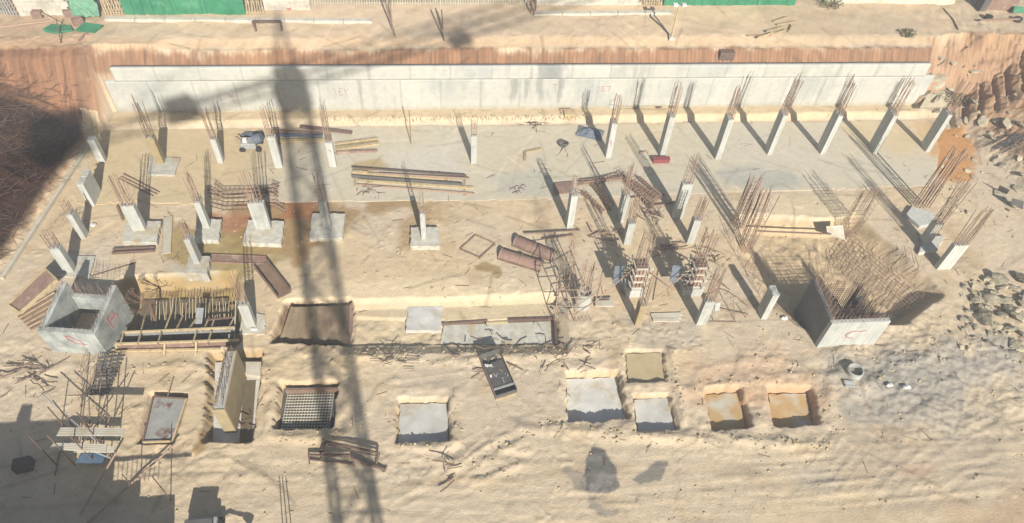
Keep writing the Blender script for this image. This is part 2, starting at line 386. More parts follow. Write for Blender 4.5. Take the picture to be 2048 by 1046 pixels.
MT = dict(
    ground=M_attr('soil', (10, .91, 1.08), .045),
    wall=M_attr('wall_concrete', (7, .94, 1.05), .006),
    conc=M_noise('cast_concrete', al(206, 207, 197), al(190, 192, 184), 1.6, al(172, 174, 166), .9, (.56, .72), streak=True, bd=.006),
    conc_s=M_noise('streaked_concrete', al(198, 202, 194), al(166, 170, 164), 1.2, al(142, 148, 144), 1.1, (.5, .68), streak=True, bd=.008),
    conc_shade=M_noise('shade_toned_concrete', al(128, 128, 124), al(112, 112, 108), 1.2, al(136, 133, 125), .8, (.5, .7), bd=.006),  # for the core's unlit left wall: its shade is put into the colour
    tanboard=M_noise('tan_boarding', al(156, 138, 112), al(136, 118, 94), 1.5, al(170, 154, 128), .9, (.55, .7), rough=.85, bd=.006),
    conc_g=M_noise('grey_concrete', al(196, 198, 192), al(176, 178, 172), 1.4, al(206, 196, 172), .8, (.5, .7), bd=.008),
    conc_t=M_noise('dusty_concrete', al(216, 210, 192), al(200, 192, 172), 1.2, al(188, 176, 148), .7, (.5, .7), bd=.008),
    pad=M_noise('footing_concrete', al(214, 212, 198), al(180, 176, 160), 2.6, al(190, 172, 138), 1.1, (.52, .7), bd=.008),
    pad_t=M_noise('tan_stained_concrete', al(208, 190, 150), al(190, 170, 130), 1.2, al(200, 200, 182), .7, (.55, .7), bd=.006),
    pad_o=M_noise('orange_stained_concrete', al(202, 176, 128), al(188, 150, 98), 1.0, al(204, 202, 188), .6, (.5, .68), bd=.008),
    pad_w=M_noise('pale_wet_concrete', al(226, 224, 214), al(190, 189, 180), .9, al(178, 162, 130), .6, (.52, .7), rough=.55, bd=.004),
    rust=M_noise('rusty_steel', (.185, .125, .09), (.28, .195, .14), 6, rough=.85, bd=.004, vary=.25),
    rust_d=M_noise('dark_rusty_steel', (.085, .058, .046), (.15, .098, .074), 5, rough=.85, bd=.004, vary=.2),
    rustplate=M_noise('rusty_form_plate', al(160, 132, 116), al(136, 110, 98), 2.5, al(186, 164, 146), 1.4, (.55, .72), rough=.8, bd=.006),
    brown=M_noise('brown_form_face', al(146, 124, 104), al(126, 104, 88), 1.5, al(166, 146, 122), .9, (.55, .7), rough=.8, bd=.006),
    wood=M_noise('weathered_timber', al(206, 188, 150), al(176, 156, 116), 4, al(140, 116, 82), 2, (.6, .75), bd=.006, vary=.18),
    ply=M_noise('yellow_plywood', al(180, 164, 128), al(160, 143, 108), 1.2, al(144, 126, 94), .8, (.55, .75), bd=.004),
    steel=M_noise('grey_steel', (.22, .23, .22), (.32, .33, .32), 5, (.16, .10, .07), 3, (.6, .72), rough=.6, bd=.003, metal=.2),
    dark=M_noise('dark_grey_metal', (.065, .062, .057), (.10, .096, .088), 2.5, (.16, .145, .12), 1.4, (.6, .75), rough=.7, bd=.004),
    black=M_noise('black_rubber', (.02, .02, .02), (.035, .034, .032), 6, rough=.8),
    green=M_noise('green_sheet', al(70, 146, 108), al(44, 118, 86), .9, al(112, 168, 132), .6, (.58, .75), rough=.8, bd=.01),
    greenf=M_noise('faded_green_netting', al(140, 178, 150), al(96, 158, 128), 2, rough=.9, bd=.02),
    fence=M_noise('pale_fence_steel', al(206, 200, 178), al(186, 178, 154), 3, rough=.8),
    block=M_noise('pale_blockwork', al(216, 212, 196), al(200, 194, 178), 2, al(182, 176, 160), 1, (.5, .7), bd=.01),
    blue=M_noise('blue_sheet', (.05, .09, .14), (.08, .13, .18), 3, rough=.7),
    bluegrey=M_noise('grey_blue_tarpaulin', (.07, .09, .11), (.12, .14, .16), 3, rough=.8, bd=.02),
    red=M_noise('red_paint', (.17, .035, .04), (.24, .07, .07), 4, rough=.8),
    mark=M_noise('red_marking_paint', (.30, .085, .09), (.36, .15, .14), 8, rough=.8),
    white=M_noise('white_sacking', (.58, .57, .54), (.45, .44, .41), 4, rough=.8),
    rock=M_noise('pale_rock', al(196, 186, 156), al(160, 150, 126), 2.2, al(132, 126, 112), 1.2, (.45, .65), bd=.05, vary=.28),
    rubble=M_noise('broken_concrete', al(196, 186, 160), al(172, 160, 134), 2.2, bd=.03, vary=.15),
    clod=M_noise('dry_clod', al(206, 188, 152), al(180, 160, 124), 3, bd=.02),
    twig=M_noise('dry_brush', (.10, .058, .036), (.16, .10, .064), 5, vary=.2),
    leaf=M_noise('dull_green_leaf', (.07, .085, .035), (.12, .13, .06), 4, vary=.25),
    bwall=M_noise('building_wall', (.30, .26, .22), (.24, .21, .18), 1.5, rough=.9),
    water=M_noise('muddy_water', (.10, .085, .055), (.14, .115, .07), 1.0, rough=.12, bd=0, spec=.5),
    crane=M_noise('crane_paint', (.55, .38, .06), (.48, .33, .05), 3, rough=.6),
    glass=M_noise('dark_glass', (.03, .04, .05), (.05, .06, .07), 2, rough=.15, bd=0, spec=.6),
)
# ------------------------------------------------------------------ the ground sheet
def lines(segs, far0, far1):
    out = []
    for a, b, st in segs: out += list(np.arange(a, b, st))
    out.append(segs[-1][1])
    lo, hi, g = [], [], .5
    x = out[0]
    while x > far0: g *= 1.35; x -= g; lo.append(x)
    g = .5; x = out[-1]
    while x < far1: g *= 1.35; x += g; hi.append(x)
    return np.array(lo[::-1] + out + hi)
gx = lines([(-42, -34, .25), (-34, 47, .085), (47, 62, .2)], -700, 700)
gy = lines([(8, 12.5, .25), (12.5, 48.5, .08), (48.5, 56, .25)], -500, 900)
GX, GY = np.meshgrid(gx, gy)
GZ = terrain(GX, GY)
sand = al(213, 197, 168)
def paint_ground(X, Y, Z):
    C = np.ones(X.shape + (3,)) * sand
    def mix(m, c, k=1.):
        C[:] = C * (1 - (m * k)[..., None]) + np.asarray(c) * (m * k)[..., None]
    n = fbm(X, Y, 6, 5, 101); n2 = fbm(X, Y, 1.6, 5, 102); n3 = fbm(X, Y, .5, 4, 103)
    mix(sstep(-.1, .5, n), al(216, 196, 160)); mix(sstep(.0, .6, -n), al(206, 192, 166))
    mix(sstep(.15, .6, n2), al(220, 204, 170), .7); mix(sstep(.15, .65, -n2), al(186, 164, 128), .6)
    front = 1 - sstep(16.5, 19.5, Y + .6 * n2)
    st = fbm(X * .12, Y, .8, 4, 105)
    mix(front, al(208, 192, 162), .5); mix(front * sstep(.1, .6, st), al(188, 170, 138), .7); mix(front * sstep(.1, .6, -st), al(216, 200, 168), .6)
    pm = lambda pts, z=0., soft=.5, wob=.8, s=5, wsc=1.6: pmask(X, Y, pts, z, soft, wob, s, wsc)
    # bank in the middle, sun on its slope painted in as paler sand
    mix(pm([(560, 575), (800, 560), (1110, 575), (1110, 640), (560, 610)], 0, 1., .6), al(236, 218, 180), .9)
    mix(pm([(1560, 395), (1760, 405), (1720, 470), (1510, 460)], 0, .8, .6), al(226, 210, 172), .7)
    # damp and stained soil
    damp = al(172, 144, 100)
    mix(pm([(800, 398), (885, 398), (880, 440), (830, 500), (800, 490), (812, 430)], 0, .4, 1.3, 6), damp, .75)
    mix(pm([(470, 404), (800, 404), (740, 425), (700, 470), (650, 492), (600, 520), (480, 500)], 0, .4, 1.2, 7), al(166, 138, 94), .85)
    mix(pm([(420, 430), (500, 430), (490, 470), (425, 470)], 0, .3, .8, 8), al(178, 130, 96), .9)
    mix(pm([(570, 400), (640, 400), (640, 440), (560, 440)], 0, .3, .8, 8), al(176, 122, 84), .8)
    mix(pm([(330, 440), (470, 470), (560, 520), (480, 560), (470, 620), (280, 620), (330, 560)], 0, .5, 1.6, 9), al(166, 148, 96), .85)
    mix(pm([(946, 530), (960, 526), (1000, 534), (1004, 548), (994, 556), (980, 544), (950, 542)], 0, .12, .3, 10, .8), al(166, 144, 104), .95)
    mix(pm([(388, 900), (396, 866), (420, 838), (428, 850), (410, 892), (396, 908)], 0, .15, .35, 10, .8), al(166, 140, 98), .9)
    # orange clay
    oc = al(206, 158, 104)
    mix(pm([(1828, 245), (1920, 255), (1960, 300), (1950, 365), (1880, 370), (1862, 320)], 0, .4, .9, 12), al(202, 150, 92), .95)
    mix(pm([(1640, 700), (1560, 760), (1380, 790), (1370, 720), (1500, 700)], 0, 1., 2.2, 13), al(214, 180, 144), .5)
    mix(pm([(1395, 780), (1420, 786), (1500, 770), (1560, 766), (1640, 770), (1640, 840), (1400, 800)], 0, .8, 1., 14), al(216, 174, 128), .55)
    mix(pm([(1780, 925), (1870, 915), (1880, 950), (1800, 955)], 0, .6, 1.2, 15), al(206, 160, 122), .55)
    mix(pm([(1680, 840), (1760, 810), (1850, 850), (1800, 900)], 0, 1., 1.6, 15), al(200, 170, 134), .55)
    mix(pm([(1900, 1000), (2048, 990), (2048, 1046), (1880, 1046)], 0, 1., 1.6, 15), al(196, 164, 124), .5)
    # grey cement dust and spill
    gd = al(172, 168, 155)
    mix(pm([(1640, 700), (1720, 690), (1900, 690), (2048, 670), (2048, 760), (1900, 860), (1780, 840), (1690, 800)], 0, 1.2, 2.4, 16), gd, .9)
    mix(pm([(1660, 760), (1700, 720), (1830, 715), (1860, 760), (1760, 790)], 0, .7, 1.4, 17), al(158, 156, 144), .7)
    mix(pm([(1620, 900), (1900, 840), (2048, 780), (2048, 960), (1800, 1000)], 0, 2, 2.5, 18), al(184, 172, 150), .6)
    mix(pm([(1600, 945), (1700, 935), (1700, 975), (1590, 985)], 0, .5, .9, 19), al(178, 172, 158), .6)
    mix(pm([(1250, 640), (1400, 640), (1400, 690), (1280, 690)], 0, .5, 1., 19), al(184, 178, 162), .6)
    cem = al(138, 138, 132)
    a = pm([(1130, 938), (1170, 946), (1185, 990), (1240, 985), (1232, 960), (1248, 985), (1190, 1000), (1210, 1020), (1255, 1022), (1275, 1000), (1270, 1020), (1210, 1035), (1180, 1010), (1172, 985), (1150, 975)], 0, .10, .34, 20, .7)
    b_ = pm([(1170, 985), (1172, 915), (1186, 896), (1206, 902), (1228, 935), (1244, 975), (1218, 990)], 0, .05, .2, 21, .7)
    mix(a, al(160, 152, 136), .85); mix(a * sstep(.05, .4, n3), al(132, 128, 118), .8); mix(b_, al(112, 112, 106), .96); mix(b_ * sstep(.0, .3, n2), al(98, 99, 95), .7); mix(b_ * sstep(.1, .4, -n3), al(146, 144, 136), .7)
    mix(pm([(1262, 958), (1290, 945), (1312, 920), (1335, 922), (1328, 940), (1318, 960), (1280, 972)], 0, .07, .22, 22, .6), al(134, 131, 121), .9)
    mix(pm([(100, 560), (190, 480), (240, 470), (230, 540), (170, 600)], 0, .8, 1.2, 23), al(210, 200, 182), .5)
    mix(pm([(345, 535), (450, 530), (450, 570), (360, 575)], 0, .3, .7, 24), al(196, 192, 176), .7)
    mix(pm([(700, 620), (820, 612), (885, 660), (820, 670), (720, 668)], -.4, .4, .7, 24), al(190, 184, 166), .8)
    # banks
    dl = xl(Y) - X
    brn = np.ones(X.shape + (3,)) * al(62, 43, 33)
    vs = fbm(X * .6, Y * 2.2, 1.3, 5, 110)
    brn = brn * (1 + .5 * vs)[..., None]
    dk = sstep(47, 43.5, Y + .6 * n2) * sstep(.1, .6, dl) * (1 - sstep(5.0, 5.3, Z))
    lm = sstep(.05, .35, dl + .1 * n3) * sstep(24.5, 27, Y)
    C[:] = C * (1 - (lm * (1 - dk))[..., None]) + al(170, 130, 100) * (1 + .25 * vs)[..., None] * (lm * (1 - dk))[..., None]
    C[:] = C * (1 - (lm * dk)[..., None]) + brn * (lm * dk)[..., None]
    cutm = sstep(3.2, 3.9, Z) * (1 - sstep(46.7, 47.25, Y + .35 * n3 + .3 * n2)) * sstep(43, 44, Y)
    cutm = np.maximum(cutm, sstep(.8, 1.6, Z) * (1 - sstep(45.3, 45.8, Y + .3 * n3)) * sstep(43.2, 43.8, Y) * (X < XWL))
    vs2 = fbm(X, Y * .1, .2, 2, 112) + .5 * fbm(X, Y, .9, 3, 113)
    C[:] = C * (1 - (cutm * .9)[..., None]) + (al(150, 112, 84) * (1 + .38 * vs2 + .2 * n)[..., None]) * (cutm * .9)[..., None]
    mix(sstep(4.9, 5.1, Z) * sstep(46.6, 47.2, Y + .3 * n3) * (1 - sstep(47.6, 48.6, Y + .6 * n2)), al(212, 182, 144), .7)
    mix(sstep(4.8, 5.0, Z) * sstep(47.3, 48.2, Y + .5 * n2) * (.6 + .3 * n), al(232, 206, 172), .85)
    mix((Y > 48.4) * (X < -24) * (Z > 4.5) * 1., al(196, 178, 146), .6)
    mix((Z > 4.5) * (X > 26) * sstep(47, 48, Y) * 1., al(196, 178, 146), .5)
    xr = np.interp(Y, RY, RX)
    rm = sstep(.2, 2.0, X - xr + .8 * n2) * sstep(26, 31, Y) * (1 - sstep(48, 49, Y))
    rc = al(178, 142, 106) * (1 + .3 * n3 + .2 * n)[..., None]
    C[:] = C * (1 - (rm * .85)[..., None]) + rc * (rm * .85)[..., None]
    mix(rm * sstep(.05, .5, fbm(X, Y, 2.5, 4, 115)), al(122, 92, 66), .8)
    mix(rm * sstep(.1, .5, fbm(X, Y, .7, 4, 117)), al(96, 76, 58), .7); mix(rm * sstep(.15, .5, -fbm(X, Y, 3.2, 4, 116)), al(198, 178, 142), .8)
    mix(sstep(XWR - .2, XWR + .5, X + .3 * n3) * sstep(43.5, 44.5, Y + .4 * n2) * (1 - sstep(47.2, 48.2, Y + .5 * n2)) * sstep(.4, 1., Z), al(176, 144, 114), .85)
    be = sstep(.12, .4, Z) * (1 - sstep(.55, .8, Z)) * sstep(YB - .2, YB + .1, Y) * (X > XWL) * (X < XWR)
    mix(be, al(220, 200, 160), .6)
    # soil in the pits is fresher
    for P, d, k, nme in _pitw:
        q = (X > P[:, 0].min() - 2) & (X < P[:, 0].max() + 2) & (Y > P[:, 1].min() - 2) & (Y < P[:, 1].max() + 2)
        if not q.any(): continue
        mk = np.zeros(X.shape); mk[q] = sstep(-.1, -.35, Z[q])
        if nme == 'trench': mix(mk, al(176, 150, 100), .8)
        elif nme in ('red', 'orange'): mix(mk, al(206, 166, 126), .8)
        elif nme == 'bank': mix(mk, al(222, 206, 170), .7)
        elif nme == 'plates': mix(mk, al(140, 112, 90), .8)
        else: mix(mk, al(204, 182, 142), .6)
    C *= (1 + .05 * n3)[..., None]; C *= np.array([1.022, .998, .998])
    return np.clip(C, .01, .9)
def grid_obj(name, X, Y, Z, C, mat):
    ny, nx = X.shape
    me = bpy.data.meshes.new(name)
    co_ = np.stack([X, Y, Z], -1).reshape(-1, 3).astype(np.float32)
    i = (np.arange(ny - 1)[:, None] * nx + np.arange(nx - 1)[None]).ravel()
    f = np.stack([i, i + 1, i + nx + 1, i + nx], -1).astype(np.int32)
    me.vertices.add(len(co_)); me.vertices.foreach_set('co', co_.ravel())
    me.loops.add(f.size); me.loops.foreach_set('vertex_index', f.ravel())
    me.polygons.add(len(f)); me.polygons.foreach_set('loop_start', np.arange(0, f.size, 4, dtype=np.int32))
    me.polygons.foreach_set('use_smooth', np.ones(len(f), bool))
    me.update(calc_edges=True)
    a = me.color_attributes.new('Col', 'FLOAT_COLOR', 'POINT')
    c4 = np.ones((len(co_), 4), np.float32); c4[:, :3] = C.reshape(-1, 3)
    a.data.foreach_set('color', c4.ravel())
    me.materials.append(mat)
    o = bpy.data.objects.new(name, me); COL.objects.link(o); return o
def scratches(X, Y, C, n, x0, x1, y0, y1, seed, st=1.):
    # drag marks, dried runs and faint dirt lines
    r = np.random.default_rng(seed); xx, yy = X[0], Y[:, 0]
    for _ in range(n):
        a = np.array([r.uniform(x0, x1), r.uniform(y0, y1)]); an = r.normal(0, .7) + (1.57 if r.random() < .25 else 0); L = r.uniform(.5, 4) ; c = r.normal(0, .12)
        P = [a + np.array([math.cos(an + c * t), math.sin(an + c * t)]) * L * t for t in np.linspace(0, 1, 5)]
        lo, hi = np.min(P, 0) - .3, np.max(P, 0) + .3
        i0, i1 = np.searchsorted(xx, [lo[0], hi[0]]); j0, j1 = np.searchsorted(yy, [lo[1], hi[1]])
        if i1 - i0 < 2 or j1 - j0 < 2: continue
        x, y = X[j0:j1, i0:i1], Y[j0:j1, i0:i1]; d = np.full(x.shape, 9.)
        for p, q in zip(P[:-1], P[1:]):
            e = q - p; t = np.clip(((x - p[0]) * e[0] + (y - p[1]) * e[1]) / (e @ e), 0, 1); d = np.minimum(d, np.hypot(x - p[0] - t * e[0], y - p[1] - t * e[1]))
        k = np.exp(-(d / r.uniform(.05, .14)) ** 2) * r.uniform(.08, .3) * st * (1 if r.random() < .7 else -.6)
        C[j0:j1, i0:i1] *= (1 - k)[..., None]
    return C
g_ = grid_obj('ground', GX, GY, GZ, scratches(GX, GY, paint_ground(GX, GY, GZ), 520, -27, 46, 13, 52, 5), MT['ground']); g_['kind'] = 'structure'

# concrete blinding slab along the back of the pit
sx = np.arange(-27.5, 39.5, .1); sy = np.arange(34.5, YB + .02, .1)
SX, SY = np.meshgrid(sx, sy)
sd = sdpoly(SX, SY, WP(SLAB)) 
inside = sd + .12 * fbm(SX, SY, 1.1, 3, 130) * (np.where(SX < -14, 4, 1)) < 0
sc = np.ones(SX.shape + (3,)) * al(210, 200, 176)
def smix(m, c, k=1.): sc[:] = sc * (1 - (m * k)[..., None]) + np.asarray(c) * (m * k)[..., None]
n_, n2_ = fbm(SX, SY, 4, 5, 131), fbm(SX, SY, 1.1, 4, 132)
smix(sstep(.0, .5, n_), al(208, 200, 180)); smix(sstep(.1, .5, -n_), al(214, 198, 164), .8); smix(sstep(.1, .5, n2_), al(200, 190, 166), .5)
spm = lambda pts, soft=.5, wob=.8, s=3: pmask(SX, SY, pts, 0, soft, wob, s)
smix(spm([(985, 350), (1060, 340), (1110, 350), (1090, 390), (1000, 385)]), al(186, 185, 172), .7)
smix(spm([(1420, 340), (1500, 332), (1590, 338), (1600, 372), (1450, 378)]), al(180, 180, 168), .85)
smix(spm([(700, 330), (760, 318), (775, 335), (740, 345)], .2, .5), al(188, 168, 124), .9)
smix(spm([(770, 300), (900, 290), (930, 350), (800, 345)], 1, 1.), al(214, 208, 192), .7)
smix(sstep(-8, -17, SX + 2 * n_), al(212, 190, 150), .85)
smix(spm([(1830, 245), (1900, 250), (1900, 320), (1862, 310)], .3, .6), al(206, 160, 104), .8)
smix(spm([(1680, 230), (1850, 225), (1860, 300), (1700, 290)], .8, .9), al(216, 194, 152), .7)
sc = scratches(SX, SY, sc, 260, -25, 38, 35, 45.3, 9, .65)
sc *= (1 + .05 * n2_)[..., None]
me = bpy.data.meshes.new('slab')
idx = -np.ones(SX.shape, int)
fm = inside[:-1, :-1] & inside[1:, :-1] & inside[:-1, 1:] & inside[1:, 1:]
use = np.zeros(SX.shape, bool)
for a_, b_ in ((0, 0), (0, 1), (1, 0), (1, 1)): use[a_:a_ + fm.shape[0], b_:b_ + fm.shape[1]] |= fm
idx[use] = np.arange(use.sum())
SZ = .045 + .004 * n_ + np.maximum(0, terrain(SX, SY) - .02)
SZ = np.maximum(SZ, .05)
fv = np.stack([idx[:-1, :-1][fm], idx[:-1, 1:][fm], idx[1:, 1:][fm], idx[1:, :-1][fm]], -1)
co_ = np.stack([SX[use], SY[use], SZ[use]], -1)
me.from_pydata(co_.tolist(), [], fv.tolist()); me.update()
a_ = me.color_attributes.new('Col', 'FLOAT_COLOR', 'POINT')
c4 = np.ones((len(co_), 4), np.float32); c4[:, :3] = sc[use]; a_.data.foreach_set('color', c4.ravel())
me.materials.append(MT['wall'])
ob = bpy.data.objects.new('concrete_slab', me); COL.objects.link(ob); ob['kind'] = 'structure'
so_ = ob.modifiers.new('thick', 'SOLIDIFY'); so_.thickness = .09; so_.offset = -1

# ------------------------------------------------------------------ the retaining wall
ywall = lambda x: YW + (x - 7) * -.004
ZJ, ZTOP = 3.22, 4.32
wall = thing('retaining_wall', 'long pale concrete retaining wall along the back of the pit', 'retaining wall', (7, YW, ZB - .3))
def wall_lift(name, x0, x1, z0, z1, off, th, seed):
    xs = np.arange(x0, x1 + .01, .12); zs = np.linspace(z0, z1, max(4, int((z1 - z0) / .12)))
    X, Z = np.meshgrid(xs, zs)
    C = np.ones(X.shape + (3,)) * al(201, 200, 188)
    def mx(m, c, k=1.): C[:] = C * (1 - (m * k)[..., None]) + np.asarray(c) * (m * k)[..., None]
    n = fbm(X, Z, 3, 5, seed); n2 = fbm(X * 4, Z * .5, 1.2, 4, seed + 1)
    mx(sstep(0, .5, n), al(180, 183, 177), .8); mx(sstep(.05, .6, n2), al(178, 180, 172), .5); mx(sstep(.15, .6, -n2), al(199, 200, 191), .6)
    panel = np.floor((X - x0) / 3.05); pv = _h(panel, panel * 0 + seed, 3)
    C *= (.955 + .08 * pv)[..., None]
    jx = np.abs((X - x0) / 3.05 - np.round((X - x0) / 3.05)) * 3.05
    mx((jx < .065) * 1., al(140, 140, 133), .4); mx(((np.abs(((X - x0) % .76) - .38) < .065) & (np.abs(((Z - z0) % .9) - .45) < .07)) * 1., al(130, 130, 124), .22)
    if z0 < 1: mx(sstep(z0 + .75, z0 + .2, Z + .25 * n2), al(184, 170, 142), .7)
    if z1 > 4: mx(sstep(z1 - .16, z1, Z) * (.5 + .5 * n), al(176, 178, 172), .4)
    # weathering: dark runs and patches
    for px0, px1, zc, k in ((1020, 1130, 2.4, .6), (1230, 1300, 1.9, .3), (1590, 1660, 1.7, .25)):
        xa, xb = WV(px0, 175, YW)[0], WV(px1, 175, YW)[0]
        mk = sstep(xa - .6, xa + .3, X) * sstep(xb + .6, xb - .3, X) * sstep(.0, .45, fbm(X * 3.5, Z * .35, 1.0, 4, seed + 7) + .12)
        mx(mk * sstep(zc - 1.9, zc - .4, Z), al(140, 143, 138), k)
    if z1 > 4:
        xa, xb = WV(1070, 155, YW)[0], WV(1125, 155, YW)[0]
        mx(sstep(xa, xa + .4, X + .3 * n) * sstep(xb, xb - .4, X + .3 * n), al(150, 153, 150), .8)
    Yw = ywall(X) + off + .006 * fbm(X, Z, 1.2, 2, seed + 4) + .012 * (pv - .5)
    o = grid_obj(name, X, Yw, Z, np.clip(C, .02, .9), MT['wall'])
    o.parent = wall; o.matrix_parent_inverse = Matrix.Translation(-Vector(wall.location))
    s = o.modifiers.new('thick', 'SOLIDIFY'); s.thickness = th; s.offset = 1
    # normals of this grid point to the camera (-y), thicken backwards
    s.offset = -1
    return o
lo_ = wall_lift('lower_lift', WV(209, 172, YW)[0], WV(1846, 190, YW)[0], ZB - .3, ZJ, 0, .5, 201)
up_ = wall_lift('upper_lift', WV(222, 150, YW)[0], WV(1857, 138, YW)[0], ZJ, ZTOP, .008, .42, 231)
def strokes(px, lines_, w, parent, name, y=None, fx=None, r=.035):
    """painted marks: px polylines on the wall plane"""
    b = MB()
    for ln in lines_:
        P = [fx(*q) for q in ln]
        for p, q in zip(P[:-1], P[1:]): b.bar(p, q, r, 4)
    return b.build(name, MT['mark'], parent)
onw = lambda px, py: WV(px, py, ywall(WV(px, py, YW)[0]) - .012)
def wtext(lines_): strokes(None, lines_, 0, wall, 'painted_mark', fx=onw, r=.022)
wtext([[(668, 176), (673, 190)], [(678, 177), (679, 190)], [(678, 177), (684, 177)], [(679, 183), (683, 183)], [(679, 190), (685, 190)],
       [(688, 178), (691, 184), (691, 190)], [(697, 177), (691, 184)]])                       # 1EY
wtext([[(1199, 173), (1201, 183)], [(1205, 173), (1206, 183)], [(1205, 173), (1210, 173)], [(1206, 178), (1210, 178)], [(1206, 183), (1211, 183)],
       [(1213, 173), (1221, 173), (1216, 183)]])                                                # 1E7
wtext([[(456, 188), (462, 192), (467, 189)], [(459, 194), (467, 193)]])
wtext([[(1691, 172), (1698, 172)], [(1693, 175), (1696, 175)]])
wtext([[(1106, 169), (1114, 169)], [(1110, 169), (1111, 184)]])

# ------------------------------------------------------------------ columns
_bars = {}
def bar_mesh(L, kind=0, r=.016):
    k = (round(L, 1), kind, r)
    if k not in _bars:
        b = MB(); rr = random.Random(hash(k) & 0xffff); a = Vector((0, 0, 0)); bx, by = rr.uniform(-.03, .03), rr.uniform(-.03, .03)
        n = 4
        P = [Vector((bx * (i / n) ** 2 * L, by * (i / n) ** 2 * L, L * i / n)) for i in range(n + 1)]
        b.path(P, r, 4)
        _bars[k] = b.mesh('starter_bar', MT['rust'])
    return _bars[k]
def starters(root, c, w, d, z, nx, ny, L, r=.022, spread=.03, ties=4, jit=.15):
    pts = []
    for i in range(nx):
        for j in range(ny):
            if 0 < i < nx - 1 and 0 < j < ny - 1: continue
            pts.append(((i / max(1, nx - 1) - .5) * w * .8, (j / max(1, ny - 1) - .5) * d * .8))
    o = world(root)
    for x, y in pts:
        l = L * random.uniform(1 - jit, 1.0)
        inst(bar_mesh(l, random.randrange(4), r), 'starter_bar', root, (c[0] + x - o.x, c[1] + y - o.y, z - .05 - o.z),
             (random.gauss(0, spread), random.gauss(0, spread), 0))
    for k in range(ties):
        zt = z + .12 + .34 * k + random.uniform(0, .05); b = MB(); hx, hy = w * .42, d * .42
        q = [(c[0] - hx, c[1] - hy, zt), (c[0] + hx, c[1] - hy, zt), (c[0] + hx, c[1] + hy, zt), (c[0] - hx, c[1] + hy, zt)]
        b.path(q + [q[0]], .009, 4); b.build('tie', MT['rust'], root)
def ragged(P, j, n=9):
    r = np.random.default_rng(len(P) + int(abs(P[0][0]) * 97)); out = []
    for a, e in zip(P, np.roll(P, -1, 0)):
        for k in range(n): out.append(a + (e - a) * k / n + r.normal(0, j, 2) * (1 if k else .4))
    return np.array(out)
GC = 'concrete columns with starter bars'
def column(label, px, w, d, h, bars=(3, 3), L=1.9, foot=None, mat='conc', z0=0., spread=.032, mark=None, fh=.35, dx=0):
    """px: photo pixel of the front left foot of the shaft; foot: photo outline of the footing at its top"""
    zf = fh if foot else z0
    p = W(*px, zf); c = (p[0] + w / 2, p[1] + d / 2)
    t = thing('concrete_column', label, 'column', (c[0], c[1], z0), GC)
    b = MB(); zb = zf - (.02 if foot else .15)
    e = .0
    b.prism([(c[0] - w / 2, c[1] - d / 2), (c[0] + w / 2, c[1] - d / 2), (c[0] + w / 2, c[1] + d / 2), (c[0] - w / 2, c[1] + d / 2)], zb, zf + h)
    b.build('shaft', MT[mat], t, bevel=.015)
    b = MB()                                          # rough chipped head
    for k in range(7):
        b.box((c[0] + random.uniform(-.35, .35) * w, c[1] + random.uniform(-.35, .35) * d, zf + h + .01), (w * random.uniform(.15, .4), d * random.uniform(.15, .4), random.uniform(.03, .09)), random.uniform(0, 3))
    b.build('rough_head', MT['conc_g'], t)
    if bars: starters(t, c, w, d, zf + h, bars[0], bars[1], L, spread=spread)
    if foot:
        P = WP(foot, fh); b = MB(); b.prism(ragged(P[:, :2], .025), -.35, fh); b.build('footing', MT['pad'], t, bevel=.02)
    if mark:
        b = MB(); y = c[1] - d / 2 - .012
        for ln in mark:
            b.path([(c[0] + u * w, y, zf + v) for u, v in ln], .02, 4)
        b.build('painted_mark', MT['mark'], t)
    return t
five = [[(-.2, 1.75), (.05, 1.75)], [(-.2, 1.75), (-.2, 1.5), (.1, 1.5), (.12, 1.25), (-.15, 1.2)]]
column('white column left of the row along the slab, above a red painted mark', (1211, 317), .42, .75, 3.2, (3, 4), 2.4, mark=five)
column('white column with the red box lying at its foot', (1319, 314.4), .42, .75, 3.7, (3, 4), 2.9)
column('white column on the slab, third of the row from the red marked one', (1430, 320), .42, .85, 3.75, (3, 4), 2.7)
column('white column on the slab standing behind the pair of bare rebar cages', (1534, 311), .38, .8, 3.75, (3, 4), 3.3)
column('white column on the slab, third from the right end of the row', (1640, 309.5), .38, .85, 3.65, (3, 4), 3.0)
column('white column on the slab, second from the right end of the row', (1745, 308), .38, .95, 3.65, (3, 4), 3.2)
column('white column at the right end of the slab row beside the orange clay', (1850, 305), .36, .9, 3.6, (3, 4), 2.9)
column('lone narrow column on the slab with bare bars and a coil of wire behind', (942, 329), .42, .35, 2.6, (3, 2), 1.6)
column('white column on the slab beside the yellow timber stack', (659, 335.2), .5, .35, 2.25, (3, 2), 3.2, mark=[[(-.2, 1.6), (.05, 1.65), (.25, 1.6)], [(-.1, 1.48), (.2, 1.5)]])
column('white column standing in the shade of the crane mast on the slab', (550, 337), .55, .4, 2.8, (3, 2), 2.8)
column('white column left of the small mixer on the slab', (436, 328), .4, .45, 2.2, (3, 3), 2.6)
column('brown column still in timber forms on a pale footing', (312, 328), .55, .5, 2.3, (3, 3), 3.3, foot=[(293, 348), (348, 350), (360, 315), (300, 312)], mat='ply', fh=.2)
column('bare topped column at the far left corner in deep shade', (197, 327), .5, .45, 2.1, None)
column('wide slab sided column by the left slope, second from the corner', (178, 413), .4, 1.5, 2.0, None)
column('column with a short brown bundle of bars at the left slope', (160.5, 478), .36, .55, 2.15, (2, 3), 1.1)
column('column at the lower end of the row along the left slope, beside the tilted form', (128, 545), .6, .45, 2.15, (3, 3), 1.3, foot=[(112, 552), (178, 556), (190, 512), (133, 510)], fh=.1)
column('broad white column on a wide footing near the thin steel channel', (266, 462), .78, .4, 2.2, (4, 3), 2.6, foot=[(243, 483), (312, 485), (322, 442), (254, 440)])
